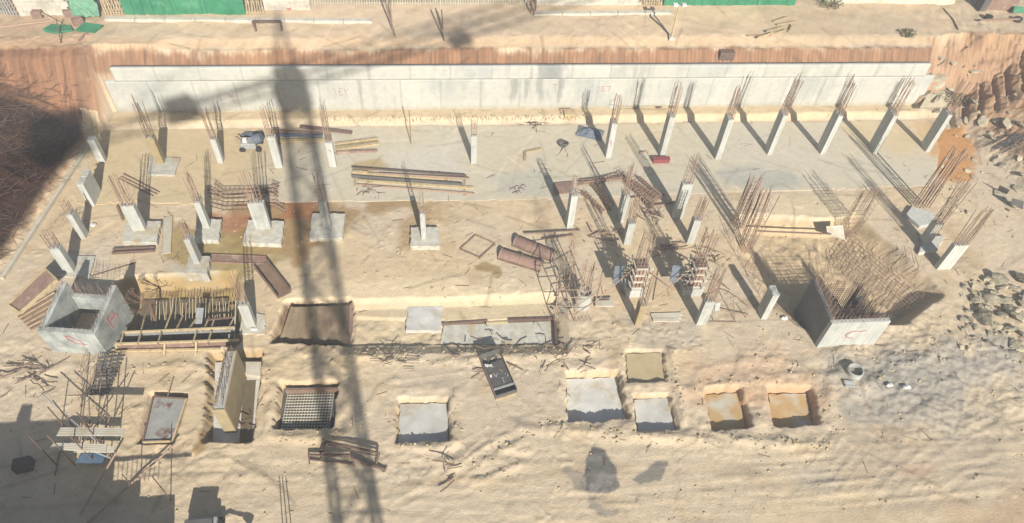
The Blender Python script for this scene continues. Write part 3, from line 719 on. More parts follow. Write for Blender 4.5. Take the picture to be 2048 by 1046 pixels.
column('column on a square footing between orange and olive wet soil', (407, 457), .4, .45, 2.3, (3, 3), 2.6, foot=[(386, 479), (436, 481), (443, 438), (398, 437)])
column('broad white column in front of the crooked beam cages', (511, 459), 1.0, .35, 2.35, (5, 2), 2.7, foot=[(483, 485), (562, 488), (568, 442), (497, 440)])
column('narrow rough column on a square footing at the crane mast shade', (647, 457), .5, .35, 2.4, (3, 2), 2.5, foot=[(619, 476), (685, 476), (690, 427), (625, 426)])
column('narrow white column alone on a square footing in the middle of the pit', (843, 479), .34, .34, 2.35, (2, 2), 2.6, foot=[(821, 492), (879, 492), (876, 454), (822, 454)])
column('column on a stepped pedestal beside the long brown form', (388, 528), .36, .62, 2.2, (3, 3), 1.4, foot=[(368, 545), (414, 548), (420, 512), (378, 510)], mat='conc_g', fh=.45)
column('white column at the right end of the timbered trench', (492, 655), .58, .35, 2.05, (3, 2), 3.0, foot=[(478, 668), (530, 668), (530, 628), (484, 626)], fh=.12)
column('narrow white column left of the heap of rusty cages', (1133, 458.6), .44, .75, 3.05, (3, 3), 1.5)
column('narrow white column in the middle of the heap of rusty cages', (1236, 445.5), .42, .65, 2.5, (3, 3), 2.7)
column('broad white column right of the heap of rusty cages', (1344.6, 438), .72, .4, 3.25, (4, 2), 2.6)
column('column behind the left clamped form, topped with dense bars', (1247, 490), .5, .5, 2.0, (4, 3), 2.4)
column('column behind the right clamped form, topped with a dusty head', (1373, 488), .5, .5, 2.2, (4, 3), 2.0)
column('short timber cased column among grey spill at the near edge', (1269, 653), .42, .6, 2.0, (3, 3), 2.8, mat='ply')
column('broad white column at the near edge with a blue clamp', (1392, 651.4), .62, .4, 2.3, (4, 3), 3.0)
column('white column at the near edge beside the dark sided core', (1521.5, 639), .4, .8, 2.4, None)
column('broad white column at the lower end of the right hand row', (1873, 540), 1.0, .35, 2.4, (5, 3), 3.4)
column('short column with tall brown bars in the middle of the right hand row', (1847, 486), .55, .55, 1.75, (4, 3), 4.2, foot=[(1838, 505), (1876, 500), (1890, 470), (1850, 474)], fh=.3, mat='conc_g')
# ------------------------------------------------------------------ bare column cages
GR = 'bare column reinforcement cages'
def cage(label, b0, top, w, d, nx, ny, mat='rust', r=.028, ties=8, slant=.02, tie_to=.8, plinth=None):
    z0 = gz(b0[0], b0[1])
    t = thing('rebar_cage', label, 'rebar cage', (b0[0], b0[1], z0), GR)
    L = top - z0
    if plinth:
        b = MB(); P = WP(plinth, .3); b.prism(P[:, :2], -.3, .3); b.build('plinth', MT['conc'], t, bevel=.03); z0 = .3; L = top - z0
    for i in range(nx):
        for j in range(ny):
            if 0 < i < nx - 1 and 0 < j < ny - 1: continue
            x = (i / max(1, nx - 1) - .5) * w; y = (j / max(1, ny - 1) - .5) * d
            inst(bar_mesh(L * random.uniform(.85, 1), random.randrange(4), r), 'upright_bar', t, (x, y, z0 - t.location.z - .1), (random.gauss(0, slant), random.gauss(0, slant), 0))
    for k in range(ties):
        zt = z0 + .2 + (L * tie_to) * k / ties; hx, hy = w / 2 + .02, d / 2 + .02
        q = [(b0[0] - hx, b0[1] - hy, zt), (b0[0] + hx, b0[1] - hy, zt + .02), (b0[0] + hx, b0[1] + hy, zt), (b0[0] - hx, b0[1] + hy, zt - .02)]
        b = MB(); b.path(q + [q[0]], .012, 4); b.build('tie', MT[mat], t)
    return t
def up(px, py, tx, ty, z=0.):
    b = W(px, py, z); return b, hat(tx, ty, b)
b0, h0 = up(1476, 448, 1522, 345); cage('dense bare rebar cage, the farther of the crossed pair by the earth pit', b0, h0, .7, .6, 5, 4, ties=12)
b0, h0 = up(1492, 488, 1546, 372); cage('dense bare rebar cage, nearer of the crossed pair, at the edge of the earth pit', b0, h0, .7, .6, 5, 4, ties=10)
b0, h0 = up(1840, 415, 1915, 285); cage('tall rebar cage of thick brown bars on a white plinth beside the orange clay', b0, h0, .95, .5, 5, 3, r=.04, ties=3, tie_to=.45, plinth=[(1812, 428), (1824, 412), (1868, 424), (1872, 446), (1840, 452)])
b0, h0 = up(1702, 452, 1748, 372); cage('wide mesh like rebar cage standing in shade at the head of the raft', b0, h0, 1.3, .4, 9, 3, ties=9, r=.016)
# round form with its bars
t = thing('round_column_form', 'pale round column form with six tall rusty bars beside the scaffold', 'column form', W(1164, 612))
o = t.location; c = (o.x, o.y)
b = MB(); b.ring(c, .40, .47, -.1, 1.5, 20); b.build('casing', MT['conc'], t, smooth=False)
for z in (.1, .75, 1.4):
    b = MB(); b.ring(c, .47, .50, z, z + .06, 20); b.build('band', MT['conc_t'], t)
b = MB(); b.ring(c, .02, .40, 1.05, 1.2, 20); b.build('concrete_core', MT['conc_g'], t)
for i in range(7):
    a = i / 7 * 6.283
    inst(bar_mesh(3.0, i % 4, .03), 'starter_bar', t, (.32 * math.cos(a), .32 * math.sin(a), 1.0), (random.gauss(0, .02), random.gauss(0, .02), 0))
for z in (2.0, 3.7):
    b = MB(); b.ring(c, .33, .35, z, z + .02, 14); b.build('tie', MT['rust'], t)

# clamped column forms
def clamped(label, px, w, d, h, zf):
    p = W(*px, 0); c = (p[0] + w / 2, p[1] + d / 2)
    t = thing('clamped_column_form', label, 'column form', (c[0], c[1], 0), 'steel clamped column forms')
    b = MB(); b.box((c[0], c[1], .25), (w + .5, d + .4, .8)); b.build('concrete_base', MT['conc'], t, bevel=.02)
    for k in range(3):
        x = c[0] + (k - 1) * w * .3
        b = MB(); b.box((x, c[1] - d / 2, .65 + h / 2), (w * .22, .05, h)); b.build('form_board', MT['rustplate'], t)
    b = MB(); b.box((c[0], c[1] + .04, .65 + h / 2), (w, d - .06, h)); b.build('form_body', MT['rust_d'], t)
    for k in range(4):
        z = .75 + k * (h - .15) / 3; b = MB(); e = .30
        for s in (-1, 1):
            b.box((c[0], c[1] + s * (d / 2 + .07), z), (w + 2 * e, .09, .1))
            b.box((c[0] + s * (w / 2 + .07), c[1], z + .1), (.09, d + 2 * e, .1))
        b.build('clamp', MT['conc_t'], t)
    for k in range(10):
        z = .7 + random.random() * h; b = MB(); a = (c[0] - w / 2 - random.uniform(.1, .25), c[1] + random.uniform(-.5, .4), z)
        b.bar(a, (a[0] - random.uniform(.2, .45), a[1] + random.uniform(-.2, .25), z + random.uniform(-.1, .2)), .025, 4); b.build('wedge_pin', MT['conc_t'], t)
    for s in (-1, 1):
        b = MB(); b.bar((c[0] + s * .4, c[1], .6 + h * .8), (c[0] + s * 2.6, c[1] - .8 + .6 * (s > 0), .05), .035, 5); b.build('raking_prop', MT['rust'], t)
    b = MB(); b.box((c[0] - w / 2 - .75, c[1] + .35, 1.25), (.62, .06, 1.3), M=Matrix.Rotation(-.25, 3, 'X')); b.build('side_panel', MT['bluegrey'], t)  # left panel of the form, blue-grey because its shade is painted in
    b = MB(); b.bar((c[0] - w / 2 - .9, c[1] + .3, 1.0), (c[0] - w / 2, c[1], 1.2), .035, 5); b.build('side_strut', MT['rust_d'], t)
    starters(t, c, w, d, .65 + h, 4, 3, 3.0, spread=.03)
    return t
clamped('left steel clamped column form with raking props and tall bars', (1258, 590), .75, .7, 2.0, 0)
clamped('right steel clamped column form beside the slope of bent bars', (1371, 588), .75, .7, 2.0, 0)

# ------------------------------------------------------------------ lift core at the left (open concrete box)
p0, p1, p2 = W(104, 699), W(220, 711), W(274, 626)
t = thing('concrete_core', 'open concrete core box with red letters B and D at the left of the pit', 'lift core', (*((p0 + p2) / 2)[:2], 0)); coreB = t
tl, tr, bl_, br = W(78, 664, 2.0), W(188, 673, 2.0), W(140, 572, 2.35), W(243, 583, 2.35)
x0_, x1_ = (p0[0] + tl[0]) / 2, (p1[0] + tr[0]) / 2
y0_, y1_ = tl[1] + .05, tl[1] + 3.2
th_ = .32
rot_ = -.13
def bx_(u, v): # corner in the box frame: u along x, v along y
    return (x0_ + u * math.cos(rot_) - v * math.sin(rot_) * -.6 * 0 + v * .16, y0_ + v + u * math.sin(rot_))
bw, bd = 3.15, 3.1
def wallq(name, a, b_, c, d, z1, mat='conc_s'):
    q = [bx_(*a), bx_(*b_), bx_(*c), bx_(*d)]; m = MB(); m.prism(q, -.4, z1); return m.build(name, MT[mat], t, bevel=.015)
wallq('front_wall', (0, 0), (bw, 0), (bw, th_), (0, th_), [2.05, 2.05, 2.05, 2.05])
wallq('right_wall', (bw - th_, th_ + .003), (bw, th_ + .003), (bw, bd), (bw - th_, bd), [2.05, 2.05, 2.5, 2.5])
wallq('left_wall', (0, th_ + .003), (th_, th_ + .003), (th_, bd), (0, bd), [2.05, 2.05, 2.5, 2.5])
wallq('back_wall', (th_ + .003, bd - th_), (bw - th_ - .003, bd - th_), (bw - th_ - .003, bd - .01), (th_ + .003, bd - .01), 1.5)
def onfront(u, z): q = bx_(u * bw, -.012); return (q[0], q[1], z)
def onright(v, z): q = bx_(bw + .012, v * bd); return (q[0], q[1], z)
b = MB()
for ln in ([(.50, 1.75), (.44, 1.62), (.56, 1.05), (.70, 1.02), (.66, 1.3), (.50, 1.75)], [(.42, 1.72), (.53, 1.75)], [(.66, 1.02), (.74, .98)]):
    b.path([onfront(*q) for q in ln], .024, 4)
b.build('painted_letter', MT['mark'], t)
b = MB()
for ln in ([(.40, .95), (.40, 1.85)], [(.40, 1.85), (.58, 1.75), (.58, 1.5), (.40, 1.42)], [(.40, 1.42), (.64, 1.3), (.64, 1.02), (.40, .95)]):
    b.path([onright(*q) for q in ln], .024, 4)
b.build('painted_letter', MT['mark'], t)
o = t.location
for side, n in (('l', 20), ('b', 26), ('r', 20), ('f', 12)):
    for i in range(n):
        u = (i + .5) / n
        if side == 'f': q = bx_(u * bw, th_ / 2); z = 2.05; L = .35
        elif side == 'b': q = bx_(u * bw, bd - th_ / 2); z = 1.5; L = 1.1
        elif side == 'l': q = bx_(th_ / 2, u * bd); z = 2.05 + .35 * u; L = .55
        else: q = bx_(bw - th_ / 2, u * bd); z = 2.05 + .35 * u; L = .5
        inst(bar_mesh(L, i % 4, .010), 'starter_bar', t, (q[0] - o.x, q[1] - o.y, z - .05), (random.gauss(0, .12), random.gauss(0, .12), 0))

# ------------------------------------------------------------------ core at the right, with its raft
t = thing('concrete_core', 'concrete core with a red letter C and a thicket of brown bars inside', 'lift core', (*W(1690, 660)[:2], 0)); coreC = t
o = t.location; a = W(1633, 695); hC = 2.45; wC, dC = 3.6, 3.3
P = lambda u, v: (a[0] + u, a[1] + v)
def cw(name, u0, v0, u1, v1, z1):
    m = MB(); m.prism([P(u0, v0), P(u1, v0), P(u1, v1), P(u0, v1)], -1.2, z1); return m.build(name, MT['conc'], t, bevel=.015)
cw('front_wall', 0, 0, wC, .3, hC); m_ = MB(); m_.prism([P(0, .303), P(.3, .303), P(.3, dC), P(0, dC)], -1.2, hC); m_.build('left_wall', MT['conc_shade'], t, bevel=.015); cw('right_wall', wC - .3, .303, wC, dC, hC - 1.5)
b = MB(); yy = a[1] - .012
th = [math.radians(x) for x in range(60, 300, 24)]
b.path([(a[0] + 1.75 + .5 * math.cos(q) * 1.0 + .1, yy, 1.25 + .36 * math.sin(q)) for q in th] , .028, 4)
b.bar((a[0] + 2.1, yy, 1.56), (a[0] + 2.45, yy, 1.62), .028, 4)
b.build('painted_letter', MT['mark'], t)
k = 0
for v in np.arange(.1, .28, .15):
    for u in np.arange(.1, wC, .26):
        inst(bar_mesh(random.uniform(.3, .6), k % 4, .014), 'starter_bar', t, (a[0] + u - o.x, a[1] + v - o.y, hC - .05), (random.gauss(-.05, .06), random.gauss(0, .06), 0)); k += 1
for v in np.arange(.4, dC, .22):
    for u in (.1, .22, wC - .2, wC - .08):
        inst(bar_mesh(random.uniform(.8, 1.5), k % 4, .014), 'starter_bar', t, (a[0] + u - o.x, a[1] + v - o.y, hC - .05 - (1.5 if u > 1 else 0)), (random.gauss(-.05, .07), random.gauss(0, .07), 0)); k += 1
b = MB()                                             # wall mats standing inside the box
for v in (.42, .52, .75, 1.0, 1.3, 2.9):
    for u in np.arange(.4, wC - .3, .15): b.bar((a[0] + u, a[1] + v, -.9), (a[0] + u + random.gauss(0, .03), a[1] + v + .05, random.uniform(1.7, 2.9)), .019, 4)
    for z in np.arange(-.6, 2.6, .2): b.bar((a[0] + .35, a[1] + v, z), (a[0] + wC - .35, a[1] + v, z), .012, 4)
for u in (.38, .5, wC - .4, wC - .5):
    for v in np.arange(.5, dC, .16): b.bar((a[0] + u, a[1] + v, -.9), (a[0] + u, a[1] + v + random.gauss(0, .04), random.uniform(1.6, 2.6)), .017, 4)
    for z in np.arange(-.6, 2.2, .22): b.bar((a[0] + u, a[1] + .45, z), (a[0] + u, a[1] + dC, z), .012, 4)
b.build('wall_mat', MT['rust_d'], t)
t = thing('raft_reinforcement', 'raft of bent bars rising in rows behind the core lettered C', 'reinforcement', (*W(1750, 560)[:2], -.9))
o = t.location; k = 0
quadR = [W(1668, 508), W(1710, 462), W(1856, 580), W(1806, 618)]
for i in range(11):
    for j in range(5):
        u, v = i / 10, j / 4
        q = (quadR[0] * (1 - v) + quadR[1] * v) * (1 - u) + (quadR[3] * (1 - v) + quadR[2] * v) * u
        inst(bar_mesh(random.uniform(.5, 1.0), k % 4, .012), 'upright_bar', t, (q[0] - o.x + random.gauss(0, .08), q[1] - o.y + random.gauss(0, .08), -.05 + .3 * v), (random.gauss(-.12, .06), random.gauss(.22, .08), 0)); k += 1
b = MB()
for i in range(19):
    u = i / 18
    for (pa, pb) in ((quadR[0] * (1 - u) + quadR[3] * u, quadR[1] * (1 - u) + quadR[2] * u),):
        b.bar((pa[0], pa[1], -.8), (pb[0], pb[1], -.5), .016, 4)
for i in range(11):
    v = i / 10; pa = quadR[0] * (1 - v) + quadR[1] * v; pb = quadR[3] * (1 - v) + quadR[2] * v
    b.bar((pa[0], pa[1], -.77 + .3 * v), (pb[0], pb[1], -.77 + .3 * v), .016, 4)
b.build('bottom_mat', MT['rust'], t)
# slanting bars along the earth slope above the raft
t = thing('slope_reinforcement', 'slanting bars lying in a row up the sandy bank behind the raft', 'reinforcement', (*W(1700, 500)[:2], 0))
for i in range(24):
    a_ = W(1640 + i * 8.2, 560 - i * .5 + random.uniform(-10, 12), -.4); e_ = a_ + np.array([.9 + random.uniform(-.3, .3), 1.5 + random.uniform(-.4, .3), .75])
    b = MB(); b.bar(a_, e_, .016, 4); b.build('bar', MT['rust'], t)

# ------------------------------------------------------------------ wall stem on its strip footing (lower left)
pA, pB = W(452, 862, -.45), W(486, 744, -.45)
t = thing('footing_wall', 'thick ply faced wall stem with bristling bars in a wet concrete trough', 'wall stem', (*((pA + pB) / 2)[:2], -.9)); o = t.location
yA, yB = W(425, 818, 1.75)[1], W(460, 700, 1.75)[1]; xS = W(425, 818, 1.75)[0]
b = MB(); P = WP([(425, 891), (430, 724), (525, 722), (505, 893)], -.75); b.prism(P[:, :2], -1.0, -.78); b.build('strip_footing', MT['pad_w'], t, bevel=.02)
b = MB(); b.box((xS + .3, (yA + yB) / 2, .45), (.50, yB - yA - .1, 2.5)); b.build('stem', MT['conc_g'], t)
b = MB(); b.box((xS + .59, (yA + yB) / 2, .45), (.06, yB - yA, 2.56)); b.build('side_board', MT['ply'], t)
b = MB(); b.box((xS + .01, (yA + yB) / 2, .45), (.06, yB - yA, 2.56)); b.build('side_board', MT['ply'], t)
b = MB(); b.box((xS + .3, yA - .035, .45), (.62, .06, 2.56)); b.build('end_board', MT['ply'], t)
for i in range(26):
    y = yA + .2 + (yB - yA - .4) * i / 25
    for s in (-1, 1):
        inst(bar_mesh(random.uniform(.45, .75), i % 4, .013), 'starter_bar', t, (xS + .3 + s * .15 - o.x, y - o.y, 1.65 - o.z), (random.gauss(0, .12), random.gauss(-.1, .12), 0))
b = MB(); P = WP([(478, 890), (488, 760), (512, 760), (503, 880)], -.76); b.prism(P[:, :2], -.8, -.765); b.build('pooled_water', MT['water'], t)
b = MB(); P = WP([(482, 746), (486, 722), (524, 722), (521, 752)], -.3); b.prism(P[:, :2], -.7, -.35); b.build('kicker_block', MT['conc_t'], t, bevel=.02)

# ------------------------------------------------------------------ blinding slabs in the pits
GP = 'footing pits along the near edge'
def pad(label, px, z, mat, th=.08, cat='footing slab', grow=0., grp=GP, name='footing_slab'):
    P = WP(px, z)[:, :2]; c = P.mean(0); P = c + (P - c) * (1 + grow)
    b = MB(); b.prism(ragged(P, .035), z - th, z); o = b.build(name, MT[mat]); return tag(o, label, cat, grp)
pt = {n: (p, d) for p, d, k, n in PITS}
pad('pale square footing slab alone in its pit below the middle of the site', pt['plain'][0], -.40, 'pad_w')
pad('largest pale grey footing slab in the near row of pits', pt['big'][0], -.6, 'pad_w')
pad('tan footing slab in the shallow pit behind the others', pt['tan'][0], -.15, 'pad_t')
pad('small pale footing slab in front of the tan one', pt['small'][0], -.37, 'pad_w')
pad('orange stained footing slab with rounded edges, left of the last pit', pt['orange'][0], -.47, 'pad_o')
pad('orange and grey footing slab in the last pit at the right', pt['red'][0], -.54, 'pad_o')
mp = pt['mesh'][0]
t = thing('footing_mat', 'footing pit filled with a square grid of reinforcing bars', 'reinforcement', (*WP(mp, -.55).mean(0)[:2], -.55), GP)
b = MB(); P = WP(mp, -.55); b.prism(P[:, :2], -.7, -.55); b.build('blinding', MT['dark'], t)
Q = WP([(576, 786), (668, 784), (658, 858), (563, 858)], -.45); b = MB()
for i in range(17):
    u = i / 16; pa, pb = Q[0] * (1 - u) + Q[1] * u, Q[3] * (1 - u) + Q[2] * u; b.bar(pa, pb, .028, 4)
for i in range(14):
    u = i / 13; pa, pb = Q[0] * (1 - u) + Q[3] * u, Q[1] * (1 - u) + Q[2] * u; b.bar(pa + [0, 0, .035], pb + [0, 0, .035], .028, 4)
b.build('bar_grid', MT['conc_t'], t)
b = MB(); Q2 = WP([(570, 776), (680, 774), (676, 778), (570, 781)], -.1); b.prism(Q2[:, :2], -.5, -.1); b.build('edge_board', MT['brown'], t)
pad('grey square slab on the floor of the trench between spill and ground beam', [(812, 662), (816, 614), (886, 612), (882, 660)], -.28, 'pad_w', .3, grp=None)
# ground beam with red capping in the trench
t = thing('ground_beam', 'long tan ground beam with a stepped dark top edge in the trench', 'beam', (*W(1000, 660)[:2], -1.1))
def strip(name, px, z0, z1, mat): b = MB(); P = WP(px, z1); b.prism(P[:, :2], z0, z1); return b.build(name, MT[mat], t, bevel=.01)
strip('beam_floor', [(880, 688), (888, 650), (1110, 642), (1114, 688)], -.6, -.48, 'pad')
strip('back_form', [(884, 648), (884, 644), (975, 638), (975, 641)], -.7, -.3, 'rust_d')
strip('back_form', [(1016, 640), (1016, 636), (1112, 633), (1112, 637)], -.7, -.25, 'rust_d')
strip('back_kicker', [(972, 646), (972, 643), (1016, 641), (1016, 644)], -.7, -.35, 'wood')
strip('end_form', [(1110, 690), (1108, 633), (1113, 633), (1116, 690)], -.7, -.1, 'rust_d')
# brown boarded pit wall in the crane shadow
t = thing('formwork_panel', 'big brown boarded panel lining the shaded trench end under the crane shadow', 'form panel', (*W(630, 650)[:2], -1.2))
b = MB(); b.quad([W(566, 690, -.56), W(696, 688, -.56), W(696, 612, -.12), W(588, 615, -.12)], .06); b.build('sheeting', MT['tanboard'], t)
for i in range(8):
    u = i / 7; pa = W(566 + 130 * u, 690, -.5); pb = W(588 + 108 * u, 613.5, -.05)
    b = MB(); b.bar(pa, pb, .025, 4); b.build('batten', MT['tanboard'], t)
b = MB(); b.quad([W(697, 692, -.56), W(706, 652, -.5), W(704, 604, .05), W(697, 612, .0)], .07); b.build('end_panel', MT['rustplate'], t)
b = MB(); b.quad([W(556, 690, -.5), W(566, 690, -.54), W(588, 615, .0), W(582, 613, .02)], .06); b.build('side_sheet', MT['tanboard'], t)

# ------------------------------------------------------------------ timbered trench left of the middle
t = thing('trench_shuttering', 'timber shuttering with cross struts over the dark trench beside the lettered core', 'formwork', (*W(350, 680)[:2], -.6))
def tb(name, a, b_, w, h, mat='wood'): m = MB(); m.beam(a, b_, w, h); return m.build(name, MT[mat], t)
def T2(px, py, z): return W(px, py, z)
tb('waler', T2(245, 665, .3), T2(470, 655, .3), .10, .14)
tb('waler', T2(232, 688, .45), T2(478, 680, .45), .10, .14)
tb('waler', T2(235, 702, .1), T2(440, 698, .1), .12, .12)
m = MB(); m.quad([T2(232, 716, -.6), T2(452, 702, -.6), T2(452, 681, .4), T2(232, 689, .4)], .04); m.build('front_sheet', MT['rustplate'], t)
m = MB(); m.quad([T2(248, 690, -1.0), T2(472, 680, -1.0), T2(470, 657, .25), T2(246, 667, .25)], .04); m.build('rear_sheet', MT['steel'], t)
for x in (240, 275, 315, 385, 415): tb('strut', T2(x, 690, .5), T2(x + 8, 662, .36), .08, .08)
for x in (280, 330, 352, 376, 405, 420, 455): tb('strut', T2(x + random.uniform(-3, 3), 664, .3), T2(x + 14 + random.uniform(-5, 8), 632 + random.uniform(-6, 6), .15), .07, .07)
for x in (232, 328, 391): tb('soldier', T2(x, 726 if x > 240 else 716, -.3), T2(x + 2, 684, .5), .1, .1)
tb('prop', T2(468, 700, -.6), T2(472, 600, .9), .06, .06, 'steel')
m = MB(); m.quad([T2(390, 648, .0), T2(404, 648, .0), T2(408, 616, .35), T2(393, 616, .35)], .03); m.build('mesh_ladder', MT['steel'], t)
tb('steel_waler', T2(412, 640, .2), T2(470, 634, .2), .08, .1, 'rust_d')
for i in range(26):
    x = 300 + i * 6.6; y0 = 598 + random.uniform(-6, 8); ln = random.uniform(30, 52)
    b = MB(); b.bar(W(x, y0, .05), W(x + random.uniform(-3, 5), y0 + ln, -.55), .022, 4); b.build('sheet_bar', MT['wood'], t)
w_ = MB(); P = WP([(275, 660), (285, 600), (455, 596), (465, 655)], -.95); w_.prism(P[:, :2], -1.05, -.97); w_.build('trench_water', MT['water'], t)
# leafless shrub standing by the trench
t = thing('bare_shrub', 'small dark leafless shrub at the edge of the muddy trench', 'shrub', W(308, 640, -.3))
o = Vector(t.location); b = MB()
b.bar(o + Vector((0, 0, -.3)), o + Vector((-.05, .5, 1.1)), .10, 6, .07); b.build('trunk', MT['twig'], t); b = MB()
def branch(a, d, L, r, n):
    e = a + d * L; b.bar(a, e, r, 4, r * .6)
    if n:
        for _ in range(3): branch(e, (d + Vector((random.gauss(0, .5), random.gauss(0, .4), random.uniform(-.1, .4)))).normalized(), L * .65, r * .6, n - 1)
for _ in range(7): branch(o + Vector((-.05, .5, 1.05)), Vector((random.gauss(0, .8), random.gauss(.1, .5), random.uniform(.1, .8))).normalized(), .6, .035, 3)
b.build('crown', MT['twig'], t)

# ------------------------------------------------------------------ stair cage, scaffold and planks (lower left)
t = thing('stair_reinforcement', 'sloping ladder of bars for a stair flight below the lettered core', 'reinforcement', (*W(200, 770)[:2], 0))
for s in range(16):
    u = s / 15; a = W(196 - 22 * u, 716 + 100 * u, .3 - .9 * u + .4); e = W(246 - 38 * u, 712 + 100 * u, .3 - .9 * u + .4)
    b = MB(); b.beam(a, e, .10, .05); b.build('rung', MT['dark'], t)
for dx in (0, 14, 28, 42):
    b = MB(); b.path([W(198 + dx * .95, 706, .5), W(180 + dx * .85, 800, -.1), W(168 + dx * .7, 850, -.4)], .03, 4); b.build('long_bar', MT['rust_d'], t)
for i in range(34):
    a = W(150 + random.uniform(0, 62), 722 + random.uniform(0, 100), 0); b = MB()
    b.bar(a, a + np.array([random.gauss(.35, .2), random.gauss(.2, .3), random.uniform(.5, 1.1)]), .012, 4); b.build('wall_bar', MT['rust'], t)
t = thing('scaffold_tower', 'dark scaffold tower with two pale plank decks in front of the stair bars', 'scaffold', (*W(170, 900)[:2], 0))
scx = [W(118, 925), W(218, 925), W(232, 885), W(150, 882)]
for i, q in enumerate([W(113, 930), W(150, 930), W(190, 926), W(222, 915), W(208, 890), W(240, 880), W(160, 888)]):
    b = MB(); b.bar((q[0], q[1], -.05), (q[0] + random.gauss(0, .05), q[1] + .05, random.uniform(2.6, 3.8)), .035, 5); b.build('standard', MT['rust_d'], t)
def deck(px, z):
    b = MB(); n = 4; A, B_, C_, D_ = [W(*q, z) for q in px]
    for i in range(n):
        u0, u1 = i / n + .02, (i + 1) / n - .02
        q = [A * (1 - u0) + D_ * u0, B_ * (1 - u0) + C_ * u0, B_ * (1 - u1) + C_ * u1, A * (1 - u1) + D_ * u1]
        b.prism([p[:2] for p in q], z - .025, z + .025)
    b.build('plank_deck', MT['conc_t'], t)
deck([(98, 898), (212, 906), (214, 888), (108, 886)], 1.5)
deck([(113, 872), (246, 872), (250, 856), (122, 855)], 2.4)
deck([(148, 905), (228, 905), (230, 893), (150, 893)], .7)
for (a, e) in (((150, 905, 1.0), (215, 820, 2.4)), ((130, 880, 1.2), (226, 918, .2)), ((105, 800, 1.9), (160, 870, 2.2)), ((200, 900, 0), (220, 830, 2.8)), ((182, 900, 0), (178, 800, 3.2)), ((120, 905, .2), (110, 952, .05)), ((86, 790, 1.5), (190, 880, 1.4))):
    b = MB(); b.bar(W(*a), W(*e), .035, 5); b.build('brace', MT['steel' if a[0] in (130, 86) else 'rust_d'], t)
b = MB(); P = WP([(150, 925), (205, 927), (212, 905), (165, 905)], .35); b.prism(P[:, :2], .30, .35); o_ = b.build('blue_sheet', MT['blue']); tag(o_, 'dark blue sheet spread under the scaffold tower', 'sheet')

# ------------------------------------------------------------------ forms, panels and plates lying about
def plate(name, label, pts, th, mat, cat='form panel', grp=None):
    b = MB(); b.quad([W(*p) if len(p) == 3 else G(*p) + np.array([0, 0, .03]) for p in pts], th)
    return tag(b.build(name, MT[mat], bevel=.008), label, cat, grp)
t = thing('steel_form_panel', 'grey and rusty steel panel with raised rims lying over a shallow pit', 'form panel', (*W(328, 840)[:2], -.1))
q = [W(287, 886, .1), W(346, 884, .1), W(374, 799, .1), (W(308, 795, .1))]
b = MB(); b.quad(q, .05); b.build('face_plate', M_noise('streaked_panel', al(176, 176, 168), al(150, 150, 144), 1.2, al(118, 84, 76), .7, (.53, .6), rough=.7), t)
for a, e in ((0, 1), (1, 2), (2, 3), (3, 0)):
    b = MB(); b.beam(q[a] + [0, 0, .09], q[e] + [0, 0, .09], .07, .14); b.build('rim', MT['wood' if a in (0, 1) else 'rust_d'], t)
b = MB(); b.quad([W(318, 796, -.3), W(376, 797, -.3), W(374, 780, -.25), W(320, 779, -.25)], .05); b.build('end_plate', MT['dark'], t)
b = MB(); b.beam(W(334, 797, .2), W(344, 762, .3), .05, .05); b.build('handle_bar', MT['rust'], t)

t = thing('tilted_form_panel', 'brown steel form panel tilted up beside the corner of the lettered core', 'form panel', (*W(65, 590)[:2], 0))
q = [W(18, 612, .15), W(42, 628, .15), W(116, 562, .9), W(92, 540, .9)]
b = MB(); b.quad(q, .08); b.build('face_plate', MT['rustplate'], t)
for a, e in ((0, 1), (1, 2), (2, 3), (3, 0)):
    b = MB(); b.beam(q[a] + [0, 0, .08], q[e] + [0, 0, .08], .08, .22); b.build('rim', MT['wood'], t)
for i in range(5):
    a = W(36 + i * 6, 634 + i * 6.0, .12); e = W(112 + i * 3.2, 588 + i * 9, .12)
    t2 = thing('steel_channel', ('pinkish channel in the fan below the tilted panel, %s' % ['nearest the panel', 'second from the panel', 'in the middle of the fan', 'second from the core', 'shortest and nearest the core'][i]), 'channel', (*((a + e) / 2)[:2], 0), 'steel channels by the tilted panel')
    b = MB(); b.beam(a, e, .26, .05); b.build('web', MT['rustplate'], t2)
    for s in (-1, 1):
        d = (e - a) / np.linalg.norm(e - a); nrm = np.array([-d[1], d[0], 0]) * .125 * s
        b = MB(); b.beam(a + nrm + [0, 0, .05], e + nrm + [0, 0, .05], .025, .12); b.build('flange', MT['wood' if s > 0 else 'rust'], t2)

t = thing('bent_form', 'long rusty form turned at a right angle on the damp soil', 'form panel', (*W(520, 520)[:2], 0))
def trough(root, a, e, w, hgt, mat, m2='rust_d'):
    a = np.array(a); e = np.array(e); d = (e - a) / np.linalg.norm(e - a); nr = np.array([-d[1], d[0], 0])
    b = MB(); b.beam(a + [0, 0, .05], e + [0, 0, .05], w, .05); b.build('face_plate', MT[mat], root)
    for s in (-1, 1):
        b = MB(); b.beam(a + nr * s * w / 2 + [0, 0, hgt / 2], e + nr * s * w / 2 + [0, 0, hgt / 2], .05, hgt); b.build('side_rail', MT[m2], root)
trough(t, W(404, 517), W(532, 522), .62, .12, 'rustplate', 'rustplate'); trough(t, W(522, 530), W(570, 592), .85, .35, 'brown', 'brown')
t = thing('channel_form', 'thin pink steel channel lying below the broad footing on the left', 'form panel', W(268, 502)); trough(t, W(226, 505), W(311, 500), .3, .22, 'rustplate')
t = thing('channel_form', 'upright dusty channel lying beside the wide footing, end towards the camera', 'form panel', W(338, 470)); trough(t, W(333, 508), W(337, 434), .55, .12, 'conc_t', 'wood')

